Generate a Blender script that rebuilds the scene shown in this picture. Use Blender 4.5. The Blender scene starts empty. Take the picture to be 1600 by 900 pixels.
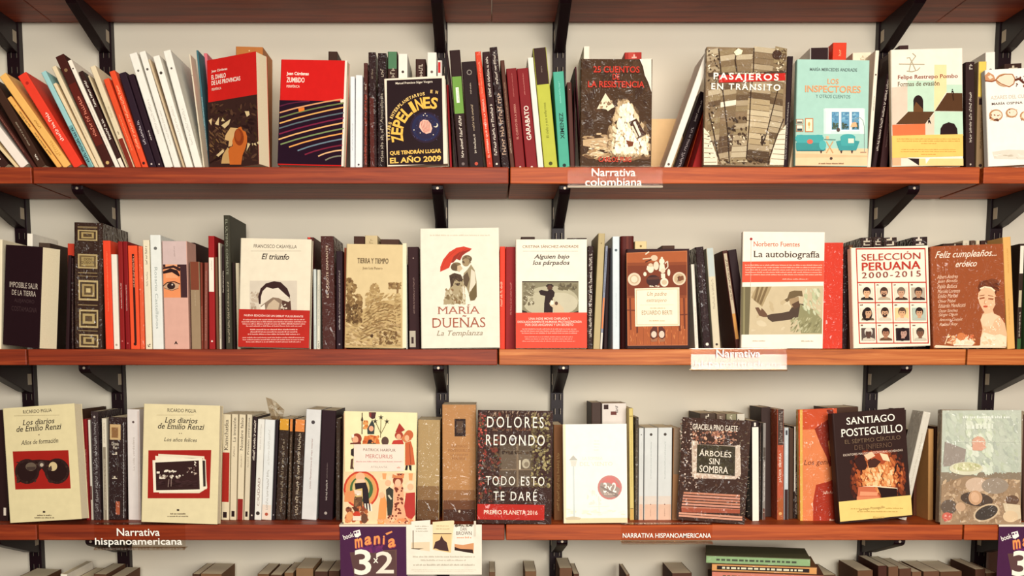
import bpy, bmesh, math, random
from mathutils import Vector, Matrix

# ---------------------------------------------------------------- camera, world, lights
SC = bpy.context.scene
COL = SC.collection
R = math.radians
FPX, PPX, PPY = 1692.0, 760.0, 739.0          # focal length and principal point in 1600x900 pixels
PITCH = math.atan((739.0 - 560.0) / FPX)
CAM = Vector((0.0, -2.2, 1.5))
cd = bpy.data.cameras.new('camera')
cam = bpy.data.objects.new('camera', cd)
COL.objects.link(cam)
cam.location = CAM
cam.rotation_euler = (R(90) - PITCH, 0, 0)
cd.sensor_fit = 'HORIZONTAL'
cd.sensor_width = 36.0
cd.lens = 36.0 * FPX / 1600.0
cd.shift_x = (800 - PPX) / 1600.0
cd.shift_y = (PPY - 450) / 1600.0
cd.clip_start = 0.05
SC.camera = cam

SC.view_settings.view_transform = 'Standard'
SC.view_settings.look = 'None'
SC.view_settings.gamma = 1.0
SC.view_settings.use_curve_mapping = False
SC.view_settings.exposure = -0.22

world = bpy.data.worlds.new('shop_room')
SC.world = world
world.use_nodes = True
world.node_tree.nodes['Background'].inputs[0].default_value = (1.0, 0.88, 0.72, 1)
world.node_tree.nodes['Background'].inputs[1].default_value = 0.09


def area(name, loc, target, sx, sy, power, colr, spread=180):
    l = bpy.data.lights.new(name, 'AREA')
    l.shape = 'RECTANGLE'
    l.size, l.size_y = sx, sy
    l.energy = power
    l.color = colr
    l.spread = R(spread)
    o = bpy.data.objects.new(name, l)
    COL.objects.link(o)
    o.location = loc
    o.rotation_euler = (Vector(target) - Vector(loc)).to_track_quat('-Z', 'Y').to_euler()
    return o


area('ceiling_panel_light', (0.25, -2.3, 2.95), (0.1, 0.2, 1.5), 1.8, 0.7, 30, (1.0, 0.86, 0.66))
area('shop_window_light', (0.6, -3.4, 1.84), (0.25, 0.2, 1.5), 1.9, 1.2, 156, (1.0, 0.955, 0.88))

# ---------------------------------------------------------------- pixel geometry
CP, SP = math.cos(PITCH), math.sin(PITCH)


def ray(px, py):
    u = (px - PPX) / FPX
    v = -(py - PPY) / FPX
    return Vector((u, v * SP + CP, v * CP - SP))


def at(px, py, Y):
    d = ray(px, py)
    return CAM + d * ((Y - CAM.y) / d.y)


def proj(p):
    q = p - CAM
    dep = q.y * CP - q.z * SP
    v = (q.y * SP + q.z * CP) / dep
    return PPX + FPX * q.x / dep, PPY - FPX * v


def xat(px, Y, z):
    dep = (Y - CAM.y) * CP - (z - CAM.z) * SP
    return (px - PPX) / FPX * dep


ZS = [at(800, 261, 0).z, at(800, 545.5, 0).z, at(800, 820, 0).z]
ZS.append(ZS[2] - 0.345)
WALL_Y = 0.235
TH = at(800, 545.5, 0).z - at(800, 570.5, 0).z


class Reg:
    def __init__(s, x0, y0, sc):
        s.x0, s.y0, s.sc = x0, y0, sc

    def __call__(s, x, y):
        return (s.x0 + x / s.sc, s.y0 + y / s.sc)


A1, A2, A3, A4 = [Reg(x, 30, 3.215) for x in (0, 300, 590, 880)]
A5, A6 = Reg(1200, 30, 3.215), Reg(1370, 30, 3.213)
B1, B2, B3, B4 = [Reg(x, 310, 3.215) for x in (0, 300, 590, 880)]
B5, B6 = Reg(1180, 310, 3.214), Reg(1370, 310, 3.213)
C1, C2, C3, C4 = [Reg(x, 600, 3.0) for x in (0, 300, 520, 800)]
C5, C6 = Reg(1050, 600, 3.0), Reg(1270, 600, 3.0)
PX = Reg(0, 0, 1.0)

# ---------------------------------------------------------------- materials
_m = {}


def lin(c):
    c = c / 255.0
    return c / 12.92 if c <= 0.04045 else ((c + 0.055) / 1.055) ** 2.4


def rgb(h):
    return tuple(lin(int(h[i:i + 2], 16)) for i in (0, 2, 4)) + (1,)


def M(h, g=0):
    """printed paper in one colour; g 0 matt, 1 satin, 2 shrink-wrapped"""
    k = (h, g)
    if k in _m:
        return _m[k]
    m = bpy.data.materials.new('paper_%s_%d' % (h, g))
    m.use_nodes = True
    nt = m.node_tree
    b = nt.nodes['Principled BSDF']
    tc = nt.nodes.new('ShaderNodeTexCoord')
    n = nt.nodes.new('ShaderNodeTexNoise')
    n.inputs['Scale'].default_value = 60.0
    n.inputs['Detail'].default_value = 4.0
    nt.links.new(tc.outputs['Object'], n.inputs['Vector'])
    mx = nt.nodes.new('ShaderNodeMix')
    mx.data_type = 'RGBA'
    mx.blend_type = 'MULTIPLY'
    mx.inputs[0].default_value = 1.0
    mx.inputs[6].default_value = rgb(h)
    rp = nt.nodes.new('ShaderNodeMapRange')
    rp.inputs[3].default_value = 0.9
    rp.inputs[4].default_value = 1.08
    nt.links.new(n.outputs[0], rp.inputs[0])
    nt.links.new(rp.outputs[0], mx.inputs[7])
    nt.links.new(mx.outputs[2], b.inputs['Base Color'])
    b.inputs['Roughness'].default_value = (0.7, 0.5, 0.5, 0.5)[g]
    b.inputs['Specular IOR Level'].default_value = (0.05, 0.09, 0.08, 0.1)[g]
    if g == 3:
        b.inputs['Coat Weight'].default_value = 0.16
        b.inputs['Coat Roughness'].default_value = 0.25
    if g == 2:
        b.inputs['Coat Weight'].default_value = 0.55
        b.inputs['Coat Roughness'].default_value = 0.08
        nn = nt.nodes.new('ShaderNodeTexNoise')
        nn.inputs['Scale'].default_value = 24.0
        nn.inputs['Detail'].default_value = 2.0
        nn.inputs['Distortion'].default_value = 2.2
        nt.links.new(tc.outputs['Object'], nn.inputs['Vector'])
        bp = nt.nodes.new('ShaderNodeBump')
        bp.inputs['Strength'].default_value = 1.0
        bp.inputs['Distance'].default_value = 0.03
        nt.links.new(nn.outputs[0], bp.inputs['Height'])
        nt.links.new(bp.outputs[0], b.inputs['Coat Normal'])
    _m[k] = m
    return m


def m_wood(name, c0, c1, c2, rough=0.5):
    m = bpy.data.materials.new(name)
    m.use_nodes = True
    nt = m.node_tree
    b = nt.nodes['Principled BSDF']
    tc = nt.nodes.new('ShaderNodeTexCoord')
    mp = nt.nodes.new('ShaderNodeMapping')
    mp.inputs['Scale'].default_value = (2.2, 26.0, 60.0)
    nt.links.new(tc.outputs['Object'], mp.inputs[0])
    oi = nt.nodes.new('ShaderNodeObjectInfo')
    ad = nt.nodes.new('ShaderNodeVectorMath')
    ad.operation = 'MULTIPLY_ADD'
    nt.links.new(oi.outputs['Random'], ad.inputs[0])
    ad.inputs[1].default_value = (31.0, 17.0, 9.0)
    nt.links.new(mp.outputs[0], ad.inputs[2])
    n = nt.nodes.new('ShaderNodeTexNoise')
    n.inputs['Scale'].default_value = 1.6
    n.inputs['Detail'].default_value = 8.0
    n.inputs['Roughness'].default_value = 0.62
    n.inputs['Distortion'].default_value = 0.7
    nt.links.new(ad.outputs[0], n.inputs['Vector'])
    cr = nt.nodes.new('ShaderNodeValToRGB')
    b.inputs['Specular IOR Level'].default_value = 0.25
    cr.color_ramp.elements[0].position = 0.3
    cr.color_ramp.elements[0].color = rgb(c0)
    cr.color_ramp.elements[1].position = 0.72
    cr.color_ramp.elements[1].color = rgb(c2)
    e = cr.color_ramp.elements.new(0.52)
    e.color = rgb(c1)
    nt.links.new(n.outputs[0], cr.inputs[0])
    nt.links.new(cr.outputs[0], b.inputs['Base Color'])
    b.inputs['Roughness'].default_value = rough
    bp = nt.nodes.new('ShaderNodeBump')
    bp.inputs['Strength'].default_value = 0.15
    bp.inputs['Distance'].default_value = 0.002
    nt.links.new(n.outputs[0], bp.inputs['Height'])
    nt.links.new(bp.outputs[0], b.inputs['Normal'])
    return m


def m_plain(name, h, rough=0.5, metal=0.0, scale=30.0, var=0.1, bump=0.0):
    m = bpy.data.materials.new(name)
    m.use_nodes = True
    nt = m.node_tree
    b = nt.nodes['Principled BSDF']
    tc = nt.nodes.new('ShaderNodeTexCoord')
    n = nt.nodes.new('ShaderNodeTexNoise')
    n.inputs['Scale'].default_value = scale
    n.inputs['Detail'].default_value = 5.0
    nt.links.new(tc.outputs['Object'], n.inputs['Vector'])
    rp = nt.nodes.new('ShaderNodeMapRange')
    rp.inputs[3].default_value = 1 - var
    rp.inputs[4].default_value = 1 + var
    nt.links.new(n.outputs[0], rp.inputs[0])
    mx = nt.nodes.new('ShaderNodeMix')
    mx.data_type = 'RGBA'
    mx.blend_type = 'MULTIPLY'
    mx.inputs[0].default_value = 1.0
    mx.inputs[6].default_value = rgb(h)
    nt.links.new(rp.outputs[0], mx.inputs[7])
    nt.links.new(mx.outputs[2], b.inputs['Base Color'])
    b.inputs['Specular IOR Level'].default_value = 0.14
    b.inputs['Roughness'].default_value = rough
    b.inputs['Metallic'].default_value = metal
    if bump:
        bp = nt.nodes.new('ShaderNodeBump')
        bp.inputs['Strength'].default_value = bump
        bp.inputs['Distance'].default_value = 0.003
        nt.links.new(n.outputs[0], bp.inputs['Height'])
        nt.links.new(bp.outputs[0], b.inputs['Normal'])
    return m


def m_pages():
    """paper edges: fine leaf lines"""
    m = bpy.data.materials.new('page_edges')
    m.use_nodes = True
    nt = m.node_tree
    b = nt.nodes['Principled BSDF']
    tc = nt.nodes.new('ShaderNodeTexCoord')
    n = nt.nodes.new('ShaderNodeTexNoise')
    n.inputs['Scale'].default_value = 900.0
    n.inputs['Detail'].default_value = 1.0
    nt.links.new(tc.outputs['Object'], n.inputs['Vector'])
    cr = nt.nodes.new('ShaderNodeValToRGB')
    cr.color_ramp.elements[0].color = rgb('d9c8a2')
    cr.color_ramp.elements[1].color = rgb('f2e6c8')
    nt.links.new(n.outputs[0], cr.inputs[0])
    nt.links.new(cr.outputs[0], b.inputs['Base Color'])
    b.inputs['Roughness'].default_value = 0.8
    return m


def m_clear(name, tint, gloss, rough=0.06):
    """thin clear plastic: mostly see-through with a mirror sheen"""
    m = bpy.data.materials.new(name)
    m.use_nodes = True
    nt = m.node_tree
    nt.nodes.remove(nt.nodes['Principled BSDF'])
    out = nt.nodes['Material Output']
    t = nt.nodes.new('ShaderNodeBsdfTransparent')
    t.inputs[0].default_value = rgb(tint)
    g = nt.nodes.new('ShaderNodeBsdfGlossy')
    g.inputs['Roughness'].default_value = rough
    tc = nt.nodes.new('ShaderNodeTexCoord')
    n = nt.nodes.new('ShaderNodeTexNoise')
    n.inputs['Scale'].default_value = 18.0
    nt.links.new(tc.outputs['Object'], n.inputs['Vector'])
    bp = nt.nodes.new('ShaderNodeBump')
    bp.inputs['Strength'].default_value = 0.06
    bp.inputs['Distance'].default_value = 0.004
    nt.links.new(n.outputs[0], bp.inputs['Height'])
    nt.links.new(bp.outputs[0], g.inputs['Normal'])
    lw = nt.nodes.new('ShaderNodeLayerWeight')
    lw.inputs[0].default_value = 0.25
    ma = nt.nodes.new('ShaderNodeMath')
    ma.operation = 'MULTIPLY_ADD'
    ma.inputs[1].default_value = 0.12
    ma.inputs[2].default_value = gloss
    nt.links.new(lw.outputs['Fresnel'], ma.inputs[0])
    mx = nt.nodes.new('ShaderNodeMixShader')
    nt.links.new(ma.outputs[0], mx.inputs[0])
    nt.links.new(t.outputs[0], mx.inputs[1])
    nt.links.new(g.outputs[0], mx.inputs[2])
    nt.links.new(mx.outputs[0], out.inputs[0])
    return m


WOOD = m_wood('dark_red_varnished_wood', '641f0e', '8a3316', 'a84820')
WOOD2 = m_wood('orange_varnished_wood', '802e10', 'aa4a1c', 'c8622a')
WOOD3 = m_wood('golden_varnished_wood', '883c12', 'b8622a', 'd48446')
METAL = m_plain('black_enamel', '1c0c11', 0.4, 0.0, 40, 0.15)
DARK = m_plain('slot_shadowed_steel', '0d0608', 0.7)
STEEL = m_plain('bare_steel', 'a89a88', 0.45, 0.6, 30)
PLASTER = m_plain('cream_plaster', 'd8d0be', 0.75, 0, 5, 0.05, 0.05)
FLOORM = m_wood('floor_boards', '2a1a12', '342016', '40281a')
PAGES = m_pages()
CLEAR = m_clear('clear_acrylic', 'fdf8f2', 0.003)
GLARE = m_clear('glaring_acrylic', 'fbf6ee', 0.03)
WRAP = m_clear('clear_wrap', 'f4ece0', 0.14, 0.12)


# ---------------------------------------------------------------- mesh builder
class MB:
    def __init__(s):
        s.v, s.f, s.mi, s.ms = [], [], [], []

    def mat(s, m):
        if m not in s.ms:
            s.ms.append(m)
        return s.ms.index(m)

    def poly(s, pts, m):
        i = len(s.v)
        s.v += [tuple(p) for p in pts]
        s.f.append(tuple(range(i, i + len(pts))))
        s.mi.append(s.mat(m))

    def mesh(s, verts, faces, m):
        i = len(s.v)
        s.v += [tuple(p) for p in verts]
        k = s.mat(m)
        for f in faces:
            s.f.append(tuple(i + j for j in f))
            s.mi.append(k)

    def prism(s, outline, fn, lo, hi, m):
        """extrude a 2D outline: fn(a, b, c) -> 3D point, c from lo to hi"""
        n = len(outline)
        vs = [fn(a, b, lo) for a, b in outline] + [fn(a, b, hi) for a, b in outline]
        fs = [tuple(range(n - 1, -1, -1)), tuple(range(n, 2 * n))]
        fs += [(i, (i + 1) % n, n + (i + 1) % n, n + i) for i in range(n)]
        s.mesh(vs, fs, m)

    def box(s, x0, x1, y0, y1, z0, z1, m):
        s.prism([(x0, y0), (x1, y0), (x1, y1), (x0, y1)], lambda a, b, c: (a, b, c), z0, z1, m)

    def build(s, name, parent=None, bevel=0.0):
        me = bpy.data.meshes.new(name)
        me.from_pydata(s.v, [], s.f)
        for m in s.ms:
            me.materials.append(m)
        me.polygons.foreach_set('material_index', s.mi)
        o = bpy.data.objects.new(name, me)
        COL.objects.link(o)
        if parent:
            o.parent = parent
        if bevel:
            md = o.modifiers.new('bevel', 'BEVEL')
            md.width = bevel
            md.segments = 2
            md.limit_method = 'ANGLE'
        me.update()
        return o


def fix(o):
    bm = bmesh.new()
    bm.from_mesh(o.data)
    bmesh.ops.recalc_face_normals(bm, faces=bm.faces)
    bm.to_mesh(o.data)
    bm.free()
    return o


def empty(name, mat):
    o = bpy.data.objects.new(name, None)
    o.empty_display_size = 0.02
    COL.objects.link(o)
    o.matrix_world = mat
    return o


def tag(o, label, cat, group=None):
    o['label'] = label
    o['category'] = cat
    if group:
        o['group'] = group
    return o


# ---------------------------------------------------------------- lettering
_t = {}
SERIF = {'El triunfo', 'Los diarios', 'de Emilio Renzi', 'Años de formación', 'Los años felices', 'Alguien bajo', 'los párpados', 'La autobiografía', 'Norberto Fuentes',
         'Felipe Restrepo Pombo', 'Formas de evasión', 'MARÍA', 'DUEÑAS', 'La Templanza', 'TIERRA Y TIEMPO', 'Juan Luis Panero', 'ÁRBOLES', 'SIN', 'SOMBRA', 'SANTIAGO', 'POSTEGUILLO',
         'EL SÉPTIMO CÍRCULO', 'DEL INFIERNO', 'EDUARDO BERTI', 'Un padre', 'extranjero', 'Los genios', 'JAVIER SIERRA', 'XIMENEZ', 'GARABATO', 'DAN', 'BROWN', 'LA SOMBRA', 'DEL VIENTO',
         'Kamchatka', 'La invasión', 'Nombre falso', 'Prisión perpetua', 'Octavio', 'Paz', 'QUIJOTE', 'LA LEGIÓN', 'PERDIDA'}


def glyphs(s, bold=0.0, shear=0.0, space=1.0):
    k = (s, bold, shear, space)
    if k in _t:
        return _t[k]
    c = bpy.data.curves.new('lettering', 'FONT')
    c.body = s
    c.size = 1.0
    c.offset = bold * 0.5
    c.shear = shear
    c.space_character = space
    c.resolution_u = 3
    o = bpy.data.objects.new('lettering', c)
    COL.objects.link(o)
    dg = bpy.context.evaluated_depsgraph_get()
    dg.update()
    me = bpy.data.meshes.new_from_object(o.evaluated_get(dg))
    v = [(p.co.x, p.co.y) for p in me.vertices]
    f = [tuple(p.vertices) for p in me.polygons]
    bpy.data.objects.remove(o)
    bpy.data.curves.remove(c)
    bpy.data.meshes.remove(me)
    if s in SERIF:
        cnt = {}
        for q in f:
            for a, b in zip(q, q[1:] + q[:1]):
                e = (min(a, b), max(a, b))
                cnt[e] = cnt.get(e, 0) + 1
        ys = sorted(p[1] for p in v)
        for (a, b), n in cnt.items():
            (xa, ya), (xb, yb) = v[a], v[b]
            if n != 1 or abs(ya - yb) > 0.004 or not 0.05 < abs(xa - xb) < 0.17:
                continue
            if -0.02 < ya < 0.02 or 0.4 < ya:
                up = 1 if ya < 0.2 else -1
                l, r = min(xa, xb), max(xa, xb)
                k = len(v)
                th = 0.032
                sl = shear * th * up
                v += [(l - 0.06, ya), (r + 0.06, ya), (r + 0.06 + sl, ya + up * th), (l - 0.06 + sl, ya + up * th)]
                f.append((k, k + 1, k + 2, k + 3))
    x0 = min(p[0] for p in v); x1 = max(p[0] for p in v)
    y0 = min(p[1] for p in v); y1 = max(p[1] for p in v)
    v = [((a - x0) / max(x1 - x0, 1e-6), (b - y0) / max(y1 - y0, 1e-6)) for a, b in v]
    _t[k] = (v, f)
    return _t[k]


# ---------------------------------------------------------------- a printed surface: art in the local plane y = 0 of a book or card
class Print:
    def __init__(s, root, mw, gloss=0, y0=0.0):
        s.root, s.mw, s.inv = root, mw, mw.inverted()
        s.parts, s.order, s.off, s.g, s.y0 = {}, [], 0.00012, gloss, y0
        s.Z = PX
        s.rnd = random.Random(7)

    def part(s, name, new=False):
        """the mesh that art goes to; new starts a fresh part of that name"""
        if new or name not in s.parts:
            s.parts[name] = MB()
            s.order.append((name, s.parts[name]))
        return s.parts[name]

    def L(s, x, y):
        px, py = s.Z(x, y)
        d = s.inv.to_3x3() @ ray(px, py)
        o = s.inv @ CAM
        t = (s.y0 - o.y) / d.y
        p = o + d * t
        return p.x, p.z

    def lay(s, d=2e-5):
        s.off += d
        return s.y0 - s.off

    def lpoly(s, pts, col, part, d=2e-5):
        y = s.lay(d)
        s.part(part).poly([(a, y, b) for a, b in pts], M(col, s.g))

    def poly(s, pts, col, part='cover_picture'):
        s.lpoly([s.L(*p) for p in pts], col, part)

    def rect(s, x0, y0, x1, y1, col, part='cover_picture'):
        s.lpoly([s.L(x0, y1), s.L(x1, y1), s.L(x1, y0), s.L(x0, y0)], col, part)

    def box(s, x0, y0, x1, y1):
        """an upright pixel box as a box square to the book, round the same centre"""
        xm, ym = (x0 + x1) / 2, (y0 + y1) / 2
        c = s.L(xm, ym)
        a, b = s.L(x0, ym), s.L(x1, ym)
        w = math.hypot(b[0] - a[0], b[1] - a[1])
        a, b = s.L(xm, y0), s.L(xm, y1)
        h = math.hypot(b[0] - a[0], b[1] - a[1])
        return c[0] - w / 2, c[1] - h / 2, c[0] + w / 2, c[1] + h / 2

    def frame(s, x0, y0, x1, y1, w, col, part='cover_picture'):
        s.rect(x0, y0, x1, y0 + w, col, part)
        s.rect(x0, y1 - w, x1, y1, col, part)
        s.rect(x0, y0, x0 + w, y1, col, part)
        s.rect(x1 - w, y0, x1, y1, col, part)

    def full(s, col, w, h, part='cover_picture', z0=0.0, z1=1.0, x0=0.0, x1=1.0):
        s.lpoly([(w * x0, h * z0), (w * x1, h * z0), (w * x1, h * z1), (w * x0, h * z1)], col, part)

    def ell(s, cx, cy, rx, ry, col, part='cover_picture', rot=0.0, a0=0, a1=360, d=2e-5, n=22):
        c, sn = math.cos(R(rot)), math.sin(R(rot))
        pts = []
        for i in range(n + (a1 - a0 < 360)):
            t = R(a0 + (a1 - a0) * i / n)
            x, y = rx * math.cos(t), -ry * math.sin(t)
            pts.append(s.L(cx + x * c - y * sn, cy + x * sn + y * c))
        s.lpoly(pts, col, part, d)

    def line(s, pts, w, col, part='cover_picture'):
        q = [s.L(*p) for p in pts]
        a, b = s.L(0, 0), s.L(w, 0)
        hw = abs(b[0] - a[0]) / 2
        y = s.lay()
        for (x0, z0), (x1, z1) in zip(q, q[1:]):
            dx, dz = x1 - x0, z1 - z0
            l = math.hypot(dx, dz) or 1
            nx, nz = -dz / l * hw, dx / l * hw
            s.part(part).poly([(x0 + nx, y, z0 + nz), (x0 - nx, y, z0 - nz), (x1 - nx, y, z1 - nz), (x1 + nx, y, z1 + nz)], M(col, s.g))

    def blobs(s, n, x0, y0, x1, y1, r0, r1, cols, part='cover_picture', asp=0.6, ang=None, fn=None):
        for _ in range(n):
            for _k in range(20):
                x, y = s.rnd.uniform(x0, x1), s.rnd.uniform(y0, y1)
                if fn is None or fn(x, y):
                    break
            r = s.rnd.uniform(r0, r1)
            x = min(max(x, x0 + r), x1 - r)
            y = min(max(y, y0 + r), y1 - r)
            k = s.rnd.randint(5, 8)
            rot = R(s.rnd.uniform(0, 180) if ang is None else s.rnd.gauss(ang, 14))
            pts = []
            for i in range(k):
                t = 2 * math.pi * i / k
                rr = r * s.rnd.uniform(0.7, 1.0)
                a, b = rr * math.cos(t), rr * asp * math.sin(t)
                pts.append(s.L(x + a * math.cos(rot) - b * math.sin(rot), y + a * math.sin(rot) + b * math.cos(rot)))
            s.lpoly(pts, s.rnd.choice(cols), part, 3e-6)

    def ltext(s, st, x0, z0, x1, z1, col, part, bold=0.0, shear=0.0, space=1.0, turn=0):
        """turn 0 upright, 1 reading bottom to top, -1 reading top to bottom"""
        v, f = glyphs(st, bold, shear, space)
        y = s.lay()
        w, h = x1 - x0, z1 - z0
        if turn == 0:
            vs = [(x0 + a * w, y, z0 + b * h) for a, b in v]
        elif turn == 1:
            vs = [(x1 - b * w, y, z0 + a * h) for a, b in v]
        else:
            vs = [(x0 + b * w, y, z1 - a * h) for a, b in v]
        s.part(part).mesh(vs, f, M(col, s.g))

    def text(s, st, x0, y0, x1, y1, col, part='cover_title', bold=0.0, it=0.0, space=1.0):
        a, b, c, d = s.box(x0, y0, x1, y1)
        s.part(part, True)
        s.ltext(st, a, b, c, d, col, part, bold, it, space)

    def marks(s, x0, y0, x1, y1, col, part='small_print', rows=1, fill=0.62, ragged=0.0):
        """print too small to read: rows of little strokes"""
        hh = (y1 - y0) / rows
        y = s.lay()
        for r in range(rows):
            cut = s.rnd.uniform(0, ragged) * (x1 - x0) / 2
            x = x0 + cut
            xe = x1 - cut
            n = s.rnd.randint(2, 8)
            ya, yb = y0 + r * hh + hh * (1 - fill) / 2, y0 + (r + 1) * hh - hh * (1 - fill) / 2
            while x < xe:
                wl = hh * fill * s.rnd.uniform(0.45, 0.75)
                yt = ya + (yb - ya) * s.rnd.choice((0, 0.28, 0.28))
                xb = min(x + wl, xe)
                a, b, c, d = s.L(x, yb), s.L(xb, yb), s.L(xb, yt), s.L(x, yt)
                s.part(part).poly([(q[0], y, q[1]) for q in (a, b, c, d)], M(col, s.g))
                x = xb + hh * fill * 0.16
                n -= 1
                if n == 0:
                    x += hh * fill * 0.45
                    n = s.rnd.randint(2, 8)

    def arc(s, st, cx, cy, r, a0, a1, ch, cw, col, part='cover_title', bold=0.03):
        """letters round an arc, from angle a0 to a1 (degrees, 0 = right, counter-clockwise)"""
        n = len(st)
        y = s.lay()
        for i, c in enumerate(st):
            if c == ' ':
                continue
            th = R(a0 + (a1 - a0) * i / (n - 1))
            v, f = glyphs(c, bold)
            w2 = cw * (0.55 if c in 'Ii' else 1.0)
            vs = []
            for a, b in v:
                tx, rr = (a - 0.5) * w2, r + b * ch
                px = cx + rr * math.cos(th) + tx * math.sin(th)
                py = cy - rr * math.sin(th) + tx * math.cos(th)
                q = s.L(px, py)
                vs.append((q[0], y, q[1]))
            s.part(part).mesh(vs, f, M(col, s.g))

    def done(s):
        for n, b in s.order:
            if b.v:
                b.build(n, s.root)
        s.parts, s.order = {}, []


# ---------------------------------------------------------------- books
ROWS = [[], [], [], []]
GROUPS = ['books on the top shelf', 'books on the middle shelf', 'books on the lower shelf', 'books on the bottom shelf']


def casing(t, d, r, c, n=4):
    """U outline of a cover: spine along b = 0, boards running to b = d"""
    o = [(0, d), (0, r)]
    for i in range(1, n):
        a = math.pi + math.pi / 2 * i / n
        o.append((r + r * math.cos(a), r + r * math.sin(a)))
    o += [(r, 0), (t - r, 0)]
    for i in range(1, n):
        a = -math.pi / 2 + math.pi / 2 * i / n
        o.append((t - r + r * math.cos(a), r + r * math.sin(a)))
    o += [(t, r), (t, d), (t - c, d), (t - c, c + 0.001), (c, c + 0.001), (c, d)]
    return o


PEND = [[], [], [], []]
FACES = [[], [], [], []]


class Spine:
    """a book showing its spine, before it is built: pixel corners, distance, thickness and lean"""
    def __init__(s, row, TL, xbl, xbr, Y, up):
        s.row, s.TL, s.xbl, s.xbr, s.Y, s.up = row, TL, xbl, xbr, Y, up
        s.cl = s.cr = 0.0                      # what the neighbours leave of it, left and right
        s.dmax = 9.0
        s.d0 = None

    def solve(s):
        zs = ZS[s.row] + s.up
        tl = at(s.TL[0], s.TL[1], s.Y)
        bx0, bx1 = xat(s.xbl, s.Y, zs) + s.cl, xat(s.xbr, s.Y, zs) - s.cr
        s.th = math.atan2(tl.x + s.cl - bx0, tl.z - zs)
        c, sn = math.cos(s.th), math.sin(s.th)
        s.t = max((bx1 - bx0) * c - 0.0006, 0.0028)
        if s.th <= 0:
            s.org = Vector((bx0 + 0.0003, s.Y, zs + 0.0002))
            s.h = math.hypot(tl.x + s.cl - bx0, tl.z - zs)
        else:
            s.org = Vector((bx1 - 0.0003 - s.t * c, s.Y, zs + 0.0002 + s.t * sn))
            s.h = math.hypot(tl.x + s.cl - s.org.x, tl.z - s.org.z)
        s.d = s.d0 if s.d0 else min(0.145, max(0.1, s.h * 0.64))
        s.d = min(s.d, WALL_Y - 0.008 - s.Y, s.dmax)
        s.mid = (bx0 + bx1) / 2 + 0.3 * (tl.x - bx0)
        s.mw = Matrix.Translation(s.org) @ Matrix.Rotation(s.th, 4, 'Y')

    def obb(s):
        a = s.mw.to_3x3()
        ax = [a.col[0].copy(), a.col[1].copy(), a.col[2].copy()]
        e = (s.t / 2, s.d / 2, s.h / 2)
        return s.mw @ Vector(e), ax, e


def sat(A, B):
    """overlap of two boxes: (depth, axis) of the least way out, None if apart"""
    ca, aa, ea = A
    cb, ab, eb = B
    dv = cb - ca
    best = None
    axes = aa + ab + [p.cross(q) for p in aa for q in ab]
    for x in axes:
        l = x.length
        if l < 1e-3:
            continue
        x = x / l
        r = sum(abs(x.dot(a)) * e for a, e in zip(aa, ea)) + sum(abs(x.dot(a)) * e for a, e in zip(ab, eb))
        p = r - abs(dv.dot(x))
        p += 0.0004
        if p <= 0.00005:
            return None
        if best is None or p < best[0]:
            best = (p, x)
    return best


def S(row, Z, xtl, ytl, xbl, xbr, col, desc, T=(), B=(), y=None, d=None, g=1, a=None, label=None, side=None, hard=False, up=0.0, extra=None):
    """a book showing its spine: the top-left corner and the feet of the spine are given in region pixels.
    T lettering (text or None, from, to, colour, share of width, turn), B colour bands (from, to, colour)"""
    Y = y if y is not None else (0.022, 0.03, 0.066, 0.05)[row]
    sp = Spine(row, Z(xtl, ytl), Z(xbl, 0)[0], Z(xbr, 0)[0], Y, up)
    sp.d0 = d
    sp.args = (col, desc, T, B, g, a, label, hard, extra, random.Random(int(xtl * 7 + xbl * 13 + ytl)))
    sp.front = label is None or Y < 0.06
    sp.solve()
    PEND[row].append(sp)


def settle(row):
    """let the neighbours make room for one another, then build them"""
    sp = PEND[row]
    for s in sp:
        for _ in range(30):
            o = s.obb()
            if not any(sat(o, f) for f in FACES[row]):
                break
            if s.Y > 0.15:
                break
            s.Y += 0.003
            s.solve()
    for it in range(14):
        n = 0
        for i, p in enumerate(sp):
            for q in sp[i + 1:]:
                r = sat(p.obb(), q.obb())
                if not r:
                    continue
                n += 1
                L, Q = (p, q) if p.mid <= q.mid else (q, p)
                fr, bk = (p, q) if p.Y <= q.Y else (q, p)
                inx = min((r[0] / max(abs(r[1].x), 0.2)), 9)
                if abs(r[1].y) > 0.9 or (bk.Y - fr.Y > 0.045 and inx > 0.003):
                    fr.dmax = max(bk.Y - fr.Y - 0.001, 0.04)
                    if bk.Y - fr.Y < 0.041:
                        bk.Y += 0.01
                else:
                    e = r[0] / 2 + 0.0001
                    a, b = L.t > 0.0045, Q.t > 0.0045
                    if not a and not b:
                        bk.Y = min(bk.Y + 0.012, 0.15)
                        fr.dmax = max(bk.Y - fr.Y - 0.001, 0.03)
                    else:
                        L.cr += e * (2 if not b else 1) if a else 0
                        Q.cl += e * (2 if not a else 1) if b else 0
                p.solve()
                q.solve()
        if not n:
            break
    for s in sp:
        build_spine(s)
    PEND[row] = []


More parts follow.
